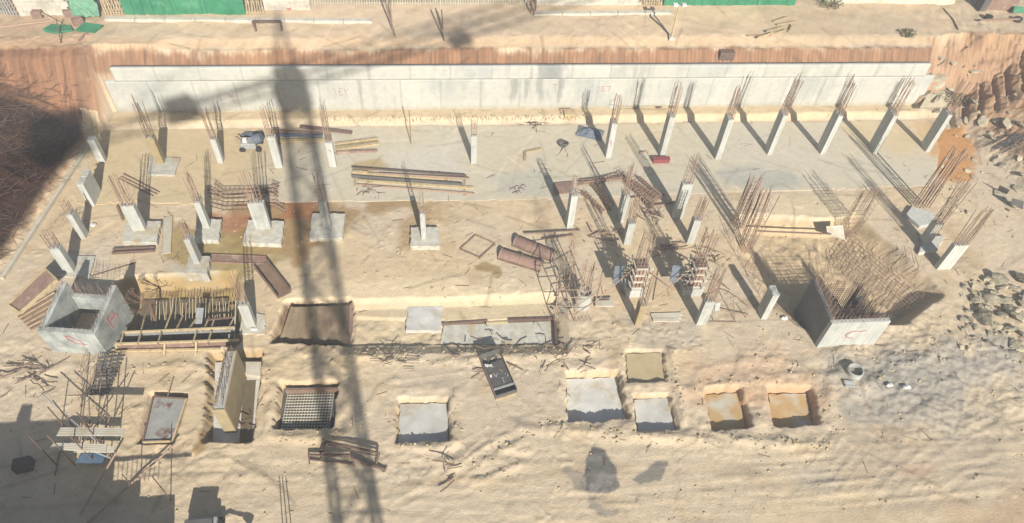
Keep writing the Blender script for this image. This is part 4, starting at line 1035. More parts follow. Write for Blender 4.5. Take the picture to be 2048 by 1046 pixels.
def halfpipe(label, a, e, r, grp='curved rusty column forms'):
    a = W(*a); e = W(*e); d = Vector(e - a); L = d.length; d.normalize(); u = Vector((0, 0, 1)); s = d.cross(u).normalized()
    t = thing('curved_form', label, 'form', (a + e) / 2, grp); b = MB(); n = 12; v = []
    for k in (0, 1):
        for rr in (r, r - .05):
            for i in range(n + 1):
                th = math.pi * (i / n); v.append(Vector(a) + d * L * k + s * rr * math.cos(th) + u * (rr * math.sin(th) * .95 + .02))
    m = n + 1; f = []
    for i in range(n):
        f += [(i, i + 1, 2 * m + i + 1, 2 * m + i), (m + i + 1, m + i, 3 * m + i, 3 * m + i + 1), (i + 1, i, m + i, m + i + 1), (2 * m + i, 2 * m + i + 1, 3 * m + i + 1, 3 * m + i)]
    f += [(0, 2 * m, 3 * m, m), (n, m + n, 3 * m + n, 2 * m + n)]
    b.add(v, f); b.build('shell', MT['rustplate'], t)
    for k in (.02, .5, .98):
        b = MB(); c = Vector(a) + d * L * k
        P = [c + s * (r + .03) * math.cos(math.pi * i / n) + u * ((r + .03) * math.sin(math.pi * i / n) * .95 + .02) for i in range(n + 1)]
        b.path(P, .035, 4); b.build('stiffener', MT['rust'], t)
    for s_ in (-1, 1):
        b = MB(); b.beam(Vector(a) + s * s_ * (r + .05) + u * .05, Vector(e) + s * s_ * (r + .05) + u * .05, .12, .05); b.build('flange', MT['brown'], t)
halfpipe('half round rusty form, upper of the pair beside the scaffold', (1030, 482), (1108, 514), .42)
halfpipe('half round rusty form, lower of the pair beside the scaffold', (1000, 508), (1084, 534), .42)
t = thing('angle_square', 'thin square frame of steel angles lying on bare sand', 'frame', W(956, 492))
for a, e in (((920, 498), (951, 470)), ((951, 470), (990, 487)), ((990, 487), (958, 517)), ((920, 498), (960, 515))):
    b = MB(); b.beam(W(*a, .05), W(*e, .05), .07, .08); b.build('angle', MT['rust'], t)

# bent steel frames on the haul road side
t = thing('bent_trestle', 'long bent rusty frame with upturned ends, upper of the tangled pair', 'frame', (*W(700, 905)[:2], 0), 'tangled rusty frames')
P = [W(640, 905, .05), W(652, 883, .5), W(758, 906, .5), W(752, 930, .1)]
b = MB(); b.path(P, .07, 6); b.build('top_tube', MT['rust_d'], t)
b = MB(); b.bar(W(656, 889, .45), W(754, 912, .45), .04, 5); b.build('lower_tube', MT['rust_d'], t)
b = MB(); b.bar(W(645, 905, .05), W(646, 886, .5), .03, 5); b.build('leg', MT['rust_d'], t)
t = thing('bent_trestle', 'flat rusty frame with splayed foot, lower of the tangled pair', 'frame', (*W(690, 925)[:2], 0), 'tangled rusty frames')
for nm, a, e, r in (('long_tube', (616, 910, .25), (702, 910, .3), .08), ('long_tube', (702, 916, .25), (770, 939, .1), .10), ('cross_tube', (618, 919, .1), (706, 928, .1), .04), ('cross_tube', (706, 912, .3), (707, 932, .05), .05), ('leg', (617, 910, .25), (619, 928, .0), .035), ('foot', (766, 944, .05), (773, 932, .05), .08), ('stay', (640, 918, .1), (660, 914, .2), .03)):
    b = MB(); b.bar(W(*a), W(*e), r, 6); b.build(nm, MT['rust_d'], t)

# dark steel tank
a_, b_ = W(990, 802), W(1035, 784); c_, d_ = W(1002, 699, .42) * [1, 1, 0], W(956, 712, .42) * [1, 1, 0]
ctr = (a_ + b_ + c_ + d_) / 4
t = thing('mixing_skip', 'dark steel mixing skip with open top standing on the sand', 'skip', (*ctr[:2], 0))
ax = (np.array(c_) + d_ - a_ - b_) / 2; Lk = np.linalg.norm(ax); ax /= Lk; sx_ = np.array([-ax[1], ax[0], 0])[:2]; sx_ = np.array([ax[1], -ax[0], 0]); Wk = np.linalg.norm(b_ - a_) * .92; hk = .42
def kp(u, v, z): return ctr + ax * u * Lk / 2 + sx_ * v * Wk / 2 + np.array([0, 0, z])
def slab_(name, u0, u1, v0, v1, z0, z1, mat): m = MB(); m.prism([kp(u0, v0, 0), kp(u1, v0, 0), kp(u1, v1, 0), kp(u0, v1, 0)], z0, z1); return m.build(name, MT[mat], t)
slab_('floor', -.96, .96, -.94, .94, .08, .14, 'dark')
slab_('side_wall', -1, 1, -1, -.945, 0, hk, 'dark'); slab_('side_wall', -1, 1, .945, 1, 0, hk, 'dark')
slab_('front_wall', -1, -.97, -.94, .94, 0, hk, 'dark'); slab_('back_wall', .97, 1, -.94, .94, 0, hk + .15, 'dark')
slab_('cover', -.55, .55, -.9, .9, .30, .34, 'dark'); slab_('cross_bar', -.72, -.66, -.94, .94, .34, .44, 'steel')
slab_('rim', -1.02, 1.02, -1.04, -1.0, hk - .1, hk + .02, 'rustplate'); slab_('rim', -1.05, -1.0, -1.0, 1.0, -.02, .12, 'wood')
for u, v in ((.45, -.6), (.42, -.35), (.5, -.75), (-.05, -.7)):
    m = MB(); m.box(kp(u, v, .38), (.14, .10, .08), random.uniform(0, 3)); m.build('loose_fitting', MT['white'], t)
for k in range(9):
    u, v = random.uniform(-.5, .5), random.uniform(-.7, .7); p_, q_ = kp(u, v, .37), kp(u + random.uniform(-.25, .25), v + random.uniform(-.4, .4), .39)
    m = MB(); m.beam(p_, q_, .05, .05); m.build('loose_bar', MT['rust' if k % 2 else 'steel'], t)
# ------------------------------------------------------------------ stacks of tubes, timber and bars
def tube(name, label, a, e, r, mat, cat, grp, z=None, box=None):
    za = gz(*W(*a)[:2]) + r + .02 if z is None else z
    A, E_ = W(*a, za), W(*e, za); b = MB()
    if box: b.beam(A, E_, *box)
    else: b.bar(A, E_, r, 7)
    return tag(b.build(name, MT[mat]), label, cat, grp)
GT = 'long tubes stacked on the slab'
for i, (a, e, z, mt, lb) in enumerate([((704, 335), (933, 351), .34, 'rust_d', 'topmost long tube at the back of the stack on the slab'), ((706, 346), (900, 358), .18, 'wood', 'pale plank in the stack of tubes on the slab'),
                 ((704, 352), (925, 369), .2, 'dark', 'thick grey tube in the middle of the stack on the slab'), ((716, 361), (948, 376), .16, 'wood', 'pale tube in front of the thick grey one on the slab'),
                 ((714, 369), (949, 387), .12, 'rust', 'front tube of the stack on the slab'), ((760, 347), (940, 357), .26, 'rust', 'thin rusty tube lying on the stack on the slab'), ((705, 343), (735, 345), .26, 'wood', 'short pale plank end at the left of the stack on the slab')]):
    tube('long_tube', lb, a, e, .07 if mt != 'dark' else .13, mt, 'tube', GT, z=z, box=(.22, .1) if mt == 'wood' else None)
for px in (710, 930):
    o = tube('timber_bearer', 'bearer under the %s end of the tube stack' % ('left' if px < 800 else 'right'), (px, 372 if px < 800 else 392), (px, 334 if px < 800 else 350), .05, 'wood', 'timber', 'bearers', z=.1, box=(.12, .1))
for a, e, mt, lb in [((670, 288), (756, 277), 'wood', 'yellow timber at the back of the short stack'), ((671, 294), (757, 284), 'ply', 'yellow plank in the middle of the short stack'),
                     ((672, 300), (758, 287), 'wood', 'slanting plank across the short stack'), ((672, 304), (755, 301), 'rustplate', 'brown board at the front of the short stack')]:
    tube('timber', lb, a, e, .06, mt, 'timber', 'short timber stack beside the white column', z=.16, box=(.2, .14))
for a, e, mt, lb in [((600, 253), (704, 265), 'rust_d', 'dark tube behind the white column in the crane shadow'), ((556, 262), (645, 268), 'rustplate', 'reddish plank in the crane shadow'),
                     ((556, 270), (645, 271), 'bluegrey', 'grey board in the crane shadow'), ((548, 282), (646, 280), 'wood', 'yellow plank edge in the crane shadow')]:
    tube('timber', lb, a, e, .07, mt, 'timber', 'planks by the white column', z=.22, box=(.3, .12))
# stirrup beam cages in zigzag
GZ_ = 'crooked beam cages in the orange soil'
for i, (P, lb) in enumerate([([(430, 372), (447, 385), (540, 383), (560, 378), (545, 372)], 'crooked beam cage at the back of the pile behind the broad column'), ([(416, 382), (440, 396), (500, 392), (556, 390)], 'crooked beam cage second from the back behind the broad column'),
                          ([(418, 390), (452, 402), (495, 401)], 'short crooked beam cage left of the broad column'), ([(530, 385), (546, 390), (558, 398)], 'bent cage end right of the broad column'), ([(420, 410), (450, 418), (500, 417)], 'front crooked cage lying at the edge of the orange soil'), ([(535, 410), (552, 413), (572, 424)], 'bent bars at the right end of the crooked cages')]):
    t = thing('beam_cage', lb, 'rebar cage', W(*P[len(P) // 2]), GZ_)
    for dz in (.06, .34):
        for dy in (-.16, .16):
            b = MB(); b.path([W(*q) + np.array([0, dy, dz]) for q in P], .022, 4); b.build('long_bar', MT['rust'], t)
    for a, e in zip(P[:-1], P[1:]):
        A, E_ = W(*a), W(*e); n = max(2, int(np.linalg.norm(E_ - A) / .3))
        for k in range(n):
            c = A + (E_ - A) * (k + .5) / n; q = [c + np.array([0, y, z]) for y, z in ((-.18, .04), (.18, .04), (.18, .36), (-.18, .36), (-.18, .04))]
            b = MB(); b.path(q, .012, 4); b.build('stirrup', MT['rust'], t)
# dark bars in the left part
for i, (a, e, lb) in enumerate([((247, 347), (319, 384), 'dark bar at the back of the three by the left columns'), ((243, 353), (314, 388), 'dark bar between the three by the left columns'), ((238, 357), (307, 392), 'dark bar at the front of the three by the left columns')]):
    tube('steel_bar', lb, a, e, .05, 'rust_d', 'steel bar', 'three bars by the left columns')
tube('steel_bar', 'long thin bar lying across the pale slab near the lettered core', (170, 556), (272, 525), .03, 'rust_d', 'steel bar', None)
tube('steel_bar', 'short brown strip beside the broad white column', (234, 411), (246, 440), .05, 'rust', 'steel bar', None, z=.08, box=(.14, .08))
# heaps of rusty cages between the white columns
GH = 'heap of rusty cages between the white columns'
for i, (a, e, w, hgt, n, lb) in enumerate([((1160, 372), (1240, 360), .5, .5, 7, 'rusty cage along the back of the heap'), ((1188, 372), (1222, 420), .5, .5, 7, 'rusty cage slanting down the left of the heap'), ((1252, 362), (1302, 418), .45, .4, 8, 'rusty bundle slanting down the right of the heap'),
                                   ((1270, 365), (1318, 402), .8, .5, 9, 'wide rusty mesh cage lying at the right of the heap'), ((1166, 385), (1205, 425), .35, .3, 6, 'thin rusty bundle in front of the left cage of the heap'), ((1240, 352), (1262, 372), .6, .7, 5, 'short rusty cage standing on the back of the heap')]):
    t = thing('beam_cage', lb, 'rebar cage', (*((W(*a) + W(*e)) / 2)[:2], 0), GH)
    A, E_ = W(*a), W(*e); d = (E_ - A) / np.linalg.norm(E_ - A); s = np.array([-d[1], d[0], 0])
    for k in range(int(n * 1.7)):
        off = s * random.uniform(-w / 2, w / 2) + np.array([0, 0, random.uniform(.05, hgt)]); j = np.array([random.gauss(0, .1), random.gauss(0, .1), 0])
        b = MB(); b.bar(A + off + j, E_ + off - j, .036, 4); b.build('long_bar', MT['rust'], t)
    m = int(np.linalg.norm(E_ - A) / .28)
    for k in range(m):
        c = A + (E_ - A) * (k + .5) / m; q = [c + s * u + np.array([0, 0, z]) for u, z in ((-w / 2, .04), (w / 2, .04), (w / 2, hgt), (-w / 2, hgt), (-w / 2, .04))]
        b = MB(); b.path(q, .014, 4); b.build('stirrup', MT['rust'], t)
plate('brown_board', 'brown board lying on the slab edge at the left end of the heap', [(1106, 390, .1), (1146, 386, .1), (1146, 364, .1), (1106, 368, .1)], .1, 'rustplate', 'board')
for a, e, lb in (((1048, 466), (1160, 460), 'tube lying across the sand above the scaffold'), ((1085, 478), (1148, 470), 'lower tube lying across the sand above the scaffold'), ((1262, 395), (1330, 388), 'tube lying across the slab edge by the right heap'), ((1310, 410), (1360, 404), 'dark tube crossing the shadow right of the heap')):
    tube('steel_tube', lb, a, e, .05, 'rust_d', 'tube', 'loose tubes by the scaffold', z=.2)

# access scaffold beside the round form
t = thing('access_scaffold', 'curved ladder like scaffold frame of rusty tubes left of the round form', 'scaffold', (*W(1125, 600)[:2], 0))
posts = [W(1110, 640), W(1148, 640), W(1136, 585), W(1190, 612), W(1112, 590)]
for q in posts:
    b = MB(); b.path([(q[0], q[1], -.1), (q[0] - .06, q[1] + .02, 1.5), (q[0] + .05, q[1] + .06, 3.2)], .035, 5); b.build('standard', MT['rust'], t)
for z in (.6, 1.4, 2.2, 3.0):
    for i, j in ((0, 1), (1, 3), (0, 4), (4, 2), (1, 2)):
        if random.random() < .85:
            b = MB(); b.bar((*posts[i][:2], z), (*posts[j][:2], z + random.uniform(-.05, .1)), .03, 5); b.build('ledger', MT['rust'], t)
for i in range(7):
    x = .0; a = W(1128 + i * 3, 560 - i * 2); b = MB(); b.path([(a[0], a[1], 0), (a[0] - .1, a[1] + .1, 2.2), (a[0] - .35, a[1] + .3, 3.4 + .2 * i)], .016, 4); b.build('tall_bar', MT['rust'], t)
for i in range(12):
    a = W(1122 + random.uniform(-12, 30), 620 + random.uniform(-25, 15)); b = MB(); b.box((a[0], a[1], random.uniform(.1, .5)), (random.uniform(.1, .3), .08, .08), random.uniform(0, 3)); b.build('coupler', MT['steel'], t)
b = MB()
for i in range(22):
    a = W(1100 + i * 4, 640 + random.uniform(-3, 5)); b.bar(a, a + np.array([random.gauss(0, .1), random.gauss(0, .1), random.uniform(.3, .8)]), .014, 4)
tag(b.build('dowel_row', MT['rust']), 'row of short upright dowels at the foot of the scaffold frame', 'dowel bars', kind='stuff')
plate('paving_block', 'pale flat block on the sand right of the round form', [(1190, 614, .12), (1226, 614, .12), (1224, 597, .12), (1191, 599, .12)], .12, 'conc_t', 'block')
tube('steel_bar', 'short dark bar on the pale block right of the round form', (1199, 600), (1219, 599), .04, 'rust_d', 'steel bar', None, z=.28)
# planks by the timber cased column
for i, lb in enumerate(('back grey plank of the three by the timber cased column', 'middle grey plank of the three by the timber cased column', 'front grey plank of the three by the timber cased column')):
    tube('grey_plank', lb, (1302 + i * 2, 630 + i * 5), (1364 - i * 3, 628 + i * 6), .05, 'conc_t', 'plank', 'grey planks', box=(.22, .07))
# trestle of bent bars between the two near columns
t = thing('guard_frame', 'sagging frame of bent tubes between the two white columns at the near edge', 'frame', (*W(1470, 625)[:2], 0))
for P in ([(1432, 602, .7), (1470, 594, .9), (1486, 600, .8), (1512, 622, .5)], [(1438, 620, .4), (1475, 628, .35), (1505, 633, .25)], [(1466, 598, .9), (1469, 640, 0)], [(1492, 618, .6), (1492, 636, 0)], [(1426, 622, .5), (1427, 642, 0)], [(1420, 643, .04), (1472, 644, .04)]):
    b = MB(); b.path([W(*q) for q in P], .03, 5); b.build('tube', MT['rust'], t)
b = MB(); b.quad([W(1428, 622, .6), W(1438, 620, .6), W(1440, 604, 1.0), W(1430, 606, 1.0)], .06); b.build('clamp', MT['steel'], t)
tube('bent_tube', 'long bent tube along the bright bank left of the shaded pit', (1515, 462), (1662, 468), .06, 'rust_d', 'tube', None, z=.25)
plate('leaning_board', 'small dusty board leaning by the cage at the head of the raft', [(1655, 470, .0), (1690, 480, .0), (1686, 450, .5), (1652, 452, .5)], .06, 'conc_t', 'board')
for i in range(9):
    a = W(1452 + i * 9, 470 + i * 16.5); L = random.uniform(.7, 1.3)
    b = MB(); b.bar(a, a + np.array([random.gauss(.1, .2), random.gauss(.3, .2), L]), .022, 4)
    tag(b.build('bent_bar', MT['rust']), 'bent bar sticking out along the edge of the shaded pit', 'bar', 'bent bars along the shaded pit')

# ------------------------------------------------------------------ small site things on the slab
t = thing('site_mixer', 'small grey mixer with a round drum standing on the slab', 'mixer', W(505, 296))
o = Vector(t.location)
b = MB(); b.box(o + Vector((-.15, 0, .45)), (1.1, .8, .5)); b.build('body', MT['steel'], t, bevel=.03)
b = MB(); b.bar(o + Vector((.3, .05, .75)), o + Vector((.85, .05, 1.0)), .42, 14, .3); b.build('drum', MT['bluegrey'], t)
b = MB(); b.box(o + Vector((-.35, -.1, .8)), (.3, .3, .35)); b.build('motor', MT['white'], t, bevel=.03)
for sx in (-.6, .55):
    for sy in (-.45, .45):
        b = MB(); b.bar(o + Vector((sx, sy - .05, .2)), o + Vector((sx, sy + .05, .2)), .22, 12); b.build('wheel', MT['black'], t)
b = MB(); b.path([o + Vector((-.6, 0, .7)), o + Vector((-.9, .1, 1.0)), o + Vector((-1.0, .2, .9))], .05, 5); b.build('handle', MT['rust_d'], t)
b = MB(); P = [W(480, 275, .0), W(492, 266, 0), W(528, 268, 0), W(524, 274, 0)]; b.prism([p[:2] for p in P], .0, .22); tag(b.build('cable_heap', MT['bluegrey'], bevel=.05), 'dark bundle lying behind the small mixer', 'bundle')
def coil(label, px, r, mat, tail=None, name='wire_coil'):
    c = W(*px); b = MB(); P = []
    for i in range(70):
        a = i * .55; rr = r * (1 + .14 * math.sin(i * 1.7)); P.append((c[0] + rr * math.cos(a), c[1] + rr * math.sin(a) * .8, .06 + .004 * i))
    if tail: P += [W(*q, .04) for q in tail]
    b.path(P, .022, 4); return tag(b.build(name, MT[mat]), label, 'coil')
coil('loose grey coil of wire with a hooked tail on the slab', (1126, 291), .38, 'dark', [(1120, 305), (1110, 314)])
coil('tangled rusty ring leaning on top of the lone narrow column', (942, 238), .42, 'rust')
t = thing('small_generator', 'small grey machine with an arched handle on the bench below the wall', 'machine', W(1138, 238)); o = Vector(t.location)
b = MB(); b.box(o + Vector((0, 0, .35)), (.9, .6, .6)); b.build('body', MT['wood'], t, bevel=.04)
b = MB(); b.path([o + Vector((-.7, 0, .3)), o + Vector((-.6, .1, .9)), o + Vector((.3, .1, .9)), o + Vector((.5, 0, .2))], .04, 5); b.build('handle', MT['rust'], t)
t = thing('tarpaulin', 'crumpled grey blue tarpaulin on the slab in the first column shadow', 'tarpaulin', W(1180, 268))
ga = np.linspace(-1, 1, 12); b = MB(); v = []; f = []
for i, u in enumerate(ga):
    for j, w in enumerate(ga):
        v.append((t.location.x + u * .95 + .25 * w, t.location.y + w * .6 - .35 * u, .07 + .38 * max(0, 1 - abs(u) ** 1.5) * (1 - abs(w)) + .1 * random.random()))
for i in range(11):
    for j in range(11): f.append((i * 12 + j, (i + 1) * 12 + j, (i + 1) * 12 + j + 1, i * 12 + j + 1))
b.add(v, f); o_ = b.build('sheet', MT['bluegrey'], t); sm = o_.modifiers.new('thick', 'SOLIDIFY'); sm.thickness = .02
t = thing('red_box', 'long dark red tool box at the foot of a white column', 'box', W(1321, 325)); o = Vector(t.location)
b = MB(); b.box(o + Vector((0, .05, .18)), (1.25, .38, .36)); b.build('body', MT['red'], t, bevel=.02); b = MB(); b.box(o + Vector((0, .05, .38)), (1.3, .42, .05)); b.build('lid', MT['red'], t)
t = thing('angle_piece', 'bent timber angle lying on the slab', 'timber', W(1062, 308)); b = MB()
b.beam(W(1050, 322, .08), W(1050, 304, .08), .2, .12); b.beam(W(1050, 304, .081), W(1082, 297, .081), .2, .118); b.build('angle_beam', MT['wood'], t)
t = thing('small_trestle', 'little brown trestle beside the second white column', 'trestle', W(1287, 306)); b = MB()
b.path([W(1280, 311), W(1281, 304, .2), W(1295, 303, .2), W(1297, 310)], .05, 5); b.build('frame', MT['rust'], t)
for i, (x, y) in enumerate([(1020, 378), (1028, 374), (1036, 378), (1030, 384), (1024, 386), (1040, 372)]):
    a = W(x, y, .07); b = MB(); b.path([a, a + np.array([.3, .1, .05]), a + np.array([.4, -.12, .02])], .025, 4)
    tag(b.build('bent_stub', MT['rust_d']), 'short bent steel stub scattered on the slab left of the heap', 'steel stub', 'bent stubs on the slab')
t = thing('ladder_bar', 'upright thin rod standing on the bench before the wall', 'rod', W(822, 288)); b = MB(); b.bar(W(822, 288), np.array(W(822, 288)) + np.array([.05, .3, 2.9]), .04, 5); b.build('rod', MT['rust'], t)
# twig-like scrap heap and worker tools near the bench
for (x, y, lb) in ((1066, 250, 'small heap of bent scrap bars on the bench before the wall'), (738, 385, 'tangle of thin wire on the slab below the tube stack'), (790, 720, 'heap of scrap bars and a stick on the sand by the crane shadow')):
    c = G(x, y); b = MB()
    for _ in range(26):
        a = c + np.array([random.gauss(0, .4), random.gauss(0, .25), random.uniform(.03, .3)]); b.bar(a, a + np.array([random.gauss(0, .45), random.gauss(0, .3), random.gauss(0, .12)]), .018, 4)
    tag(b.build('scrap_bars', MT['rust_d']), lb, 'scrap heap')
for (x, y, n_, sx, lb) in ((45, 755, 34, 1.3, 'heap of broken sticks and boards at the left edge below the lettered core'), (1140, 700, 26, 1.2, 'strewn wires and bars on the spoil below the round form'), (960, 705, 16, 1.0, 'strewn bars on the spoil above the dark skip'), (1210, 470, 22, .8, 'tangle of bars beside the left clamped form'), (1330, 500, 24, .7, 'tangle of bars between the two clamped forms'), (1425, 520, 20, .6, 'tangle of bars right of the right clamped form'), (1310, 430, 22, .7, 'tangle of bars in front of the rusty cage heap'), (500, 850, 14, .5, 'few sticks beside the bar grid pit'), (905, 940, 8, .6, 'stray sticks on the churned sand')):
    c = G(x, y); b = MB()
    for _ in range(n_):
        a = c + np.array([random.gauss(0, sx), random.gauss(0, .5 * sx), random.uniform(.04, .3)]); d_ = np.array([random.gauss(0, .6), random.gauss(0, .35), random.gauss(0, .12)])
        m_ = a + d_ * .5 + np.array([0, random.gauss(0, .08), 0]); b.path([a, m_, a + d_], random.uniform(.014, .04), 4)
    tag(b.build('scrap_bars', MT[random.choice(['rust', 'rust_d', 'twig'])]), lb, 'scrap heap', kind='stuff')
# row of short dowels along the toe of the bench
b = MB()
for x in np.arange(W(640, 252)[0], W(1180, 252)[0], .16):
    if random.random() < .8:
        y = YB + .35 + random.gauss(0, .06); z = gz(x, y); b.bar((x, y, z - .1), (x + random.gauss(0, .05), y - .12, z + random.uniform(.15, .4)), .018, 4)
tag(b.build('dowel_row', MT['rust']), 'row of short dowel bars along the foot of the earth bench', 'dowel bars', kind='stuff')
for (x, y, lb) in ((1316, 212, 'dark wheel lying on the bench, left of two by the wall'), (1342, 211, 'dark wheel lying on the bench, right of two by the wall')):
    c = W(x, y, .5); b = MB(); b.ring(c, .14, .3, .48, .62, 16); tag(b.build('wheel', MT['rust_d']), lb, 'wheel', 'wheels on the bench')
t = thing('drum', 'squat grey drum on the bench against the wall', 'drum', W(1222, 212, .45)); o = Vector(t.location)
b = MB(); b.bar(o, o + Vector((0, 0, .8)), .36, 16); b.build('body', MT['conc_g'], t); b = MB(); b.ring(o, .36, .39, o.z + .36, o.z + .42, 16); b.build('hoop', MT['steel'], t)
tube('bench_pipe', 'long thin pipe lying on the bench below the wall', (1235, 214), (1385, 210), .05, 'wood', 'pipe', None, z=.6)
tube('bench_pipe', 'thin pipe lying on the bench at the right end of the wall', (1560, 208), (1605, 206), .05, 'rust_d', 'pipe', None, z=.6)

# concrete ring standing on its end
c = W(1705, 749)
t = thing('manhole_ring', 'concrete manhole ring standing in grey spill, casting a round shadow', 'concrete ring', c)
b = MB(); b.ring(c, .40, .48, -.1, .5, 28); b.build('ring_wall', MT['conc_g'], t, smooth=False)
b = MB(); b.ring(c, .40, .44, .5, .54, 28); b.build('rebate', MT['conc_g'], t)
for i, lb in enumerate(('white bag crumpled beside the grey spill, left one', 'white bag crumpled beside the grey spill, right one', 'white bag beside the left column row', 'white bag at the end of the timbered trench', 'white sack under the near column by the dark core')):
    c = [G(1778, 772), G(1812, 776), G(187, 452), G(508, 660), G(1568, 638)][i]
    b = MB(); n = 9; v = []; f = []
    for a in range(n):
        for e in range(6):
            th, ph = 2 * math.pi * a / n, math.pi * e / 5; r = .16 * random.uniform(.5, 1.2)
            v.append(c + np.array([1.5 * r * math.sin(ph) * math.cos(th), r * math.sin(ph) * math.sin(th), .5 * r * math.cos(ph) + .1]))
    for a in range(n):
        for e in range(5): f.append((a * 6 + e, a * 6 + e + 1, ((a + 1) % n) * 6 + e + 1, ((a + 1) % n) * 6 + e))
    b.add(v, f); tag(b.build('sack', MT['white']), lb, 'sack')
for i, lb in enumerate(('upper grey board half buried below the concrete ring', 'lower grey board half buried below the concrete ring')):
    tube('grey_board', lb, (1688 + i * 2, 764 + i * 6), (1708 + i * 2, 766 + i * 6), .05, 'conc_g', 'board', 'boards below the ring', box=(.2, .1))

# ------------------------------------------------------------------ rocks and rubble
def rock_mesh(seed, mat):
    rr = random.Random(seed); b = MB(); n, m = 9, 6; v = [(0, 0, -.7)]; f = []
    for e in range(1, m):
        for a in range(n):
            th, ph = 2 * math.pi * (a + rr.uniform(-.2, .2)) / n, math.pi * e / m
            r = rr.uniform(.7, 1.15); v.append((1.35 * r * math.sin(ph) * math.cos(th), r * math.sin(ph) * math.sin(th), max(-.7, min(.62, -.8 * r * math.cos(ph)))))
    v.append((rr.uniform(-.2, .2), rr.uniform(-.2, .2), .62))
    for a in range(n): f.append((0, 1 + (a + 1) % n, 1 + a))
    for e in range(m - 2):
        for a in range(n): f.append((1 + e * n + a, 1 + e * n + (a + 1) % n, 1 + (e + 1) * n + (a + 1) % n, 1 + (e + 1) * n + a))
    q = 1 + (m - 2) * n
    for a in range(n): f.append((q + a, q + (a + 1) % n, len(v) - 1))
    b.add(v, f); return b.mesh('rock', MT[mat])
RK = [rock_mesh(i, 'rock') for i in range(6)]; RB = [rock_mesh(20 + i, 'rubble') for i in range(4)]
def rock(px, py, r, ms, name, label, cat, grp, dz=.25, flat=1.):
    g = G(px, py); o = bpy.data.objects.new(name, random.choice(ms)); COL.objects.link(o)
    o.location = (g[0], g[1], g[2] + r * dz); o.scale = (r * random.uniform(.85, 1.2), r * random.uniform(.7, 1.1), r * random.uniform(.4, .8) * flat); o.rotation_euler = (random.gauss(0, .35), random.gauss(0, .35), random.uniform(0, 6.3))
    return tag(o, label, cat, grp)
GRK, LRK = 'boulders heaped below the right hand column row', 'pale boulder in the dark shadowed heap at the right edge'
for x, y, r in [(1992, 565, .9), (2040, 560, .75), (1970, 560, .45), (1988, 588, .5), (2028, 580, .55), (1950, 602, .6), (1962, 640, .75), (2000, 632, .6), (2034, 640, .9), (2046, 610, .7), (2018, 660, .55), (2044, 672, .6), (1990, 655, .45), (1936, 625, .35), (1975, 618, .5), (2008, 605, .6), (1950, 655, .35), (2025, 690, .5), (1925, 640, .3), (1978, 668, .3), (2040, 700, .45), (2012, 618, .5), (1945, 586, .4), (2002, 578, .55), (1930, 660, .25), (1905, 668, .22), (2044, 590, .6), (1982, 602, .7), (2022, 625, .65), (1960, 622, .5)] + [(random.uniform(1915, 2048), random.uniform(555, 705), random.uniform(.12, .32)) for _ in range(60)]:
    rock(x, y, r * .6, RK, 'boulder', LRK, 'boulder', GRK, dz=.5)
GRX = 0
GRU, LRU = 'broken concrete on the right bank', 'chunk of broken concrete on the rough bank beyond the wall end'
for x, y, r in [(1862, 200, .9), (1885, 208, .7), (1905, 200, .5), (1925, 215, .55), (1950, 205, .4), (1938, 235, .45), (1965, 245, .6), (1990, 240, .4), (2015, 250, .7), (2040, 255, .5), (1900, 180, .5), (1870, 180, .45), (1955, 225, .35), (2020, 290, .45), (2005, 330, .4), (2040, 380, .6), (2000, 390, .5), (2025, 410, .5), (2046, 350, .5), (1985, 275, .45), (1930, 175, .5), (1880, 190, .6), (1842, 205, .5), (1858, 182, .6), (1850, 165, .35), (1872, 222, .5), (1838, 190, .35)] + [(random.uniform(1865, 2048), random.uniform(165, 430), random.uniform(.1, .3)) for _ in range(50)]:
    rock(x, y, r * .85, RB, 'concrete_chunk', LRU, 'rubble', GRU, dz=.15, flat=.6)
t = plate('broken_slab', 'large pale broken slab tipped against the end of the wall', [(1836, 218, .7), (1890, 216, .7), (1900, 192, 1.3), (1852, 190, 1.3)], .25, 'rubble', 'broken slab')
plate('dark_board', 'dark board leaning on the right bank, upper of two', [(1996, 378, .25), (2014, 388, .25), (2020, 380, .8), (2000, 370, .8)], .05, 'dark', 'board', 'dark boards on the right bank')
plate('dark_board', 'dark board leaning on the right bank, lower of two', [(2022, 410, .25), (2046, 418, .25), (2048, 402, .9), (2024, 396, .9)], .05, 'dark', 'board', 'dark boards on the right bank')
b = MB(); c = G(2015, 300)
for i in range(40):
    a0 = c + np.array([random.uniform(-1.6, .3), random.gauss(0, .5), .1]); P = [a0 + np.array([k * .35, .12 * k + .15 * math.sin(k + i), .18 * k + random.uniform(0, .12)]) for k in range(6)]; b.path(P, .018, 4)
tag(b.build('cable_heap', MT['dark']), 'heap of tangled grey cables on the right bank', 'cable heap')
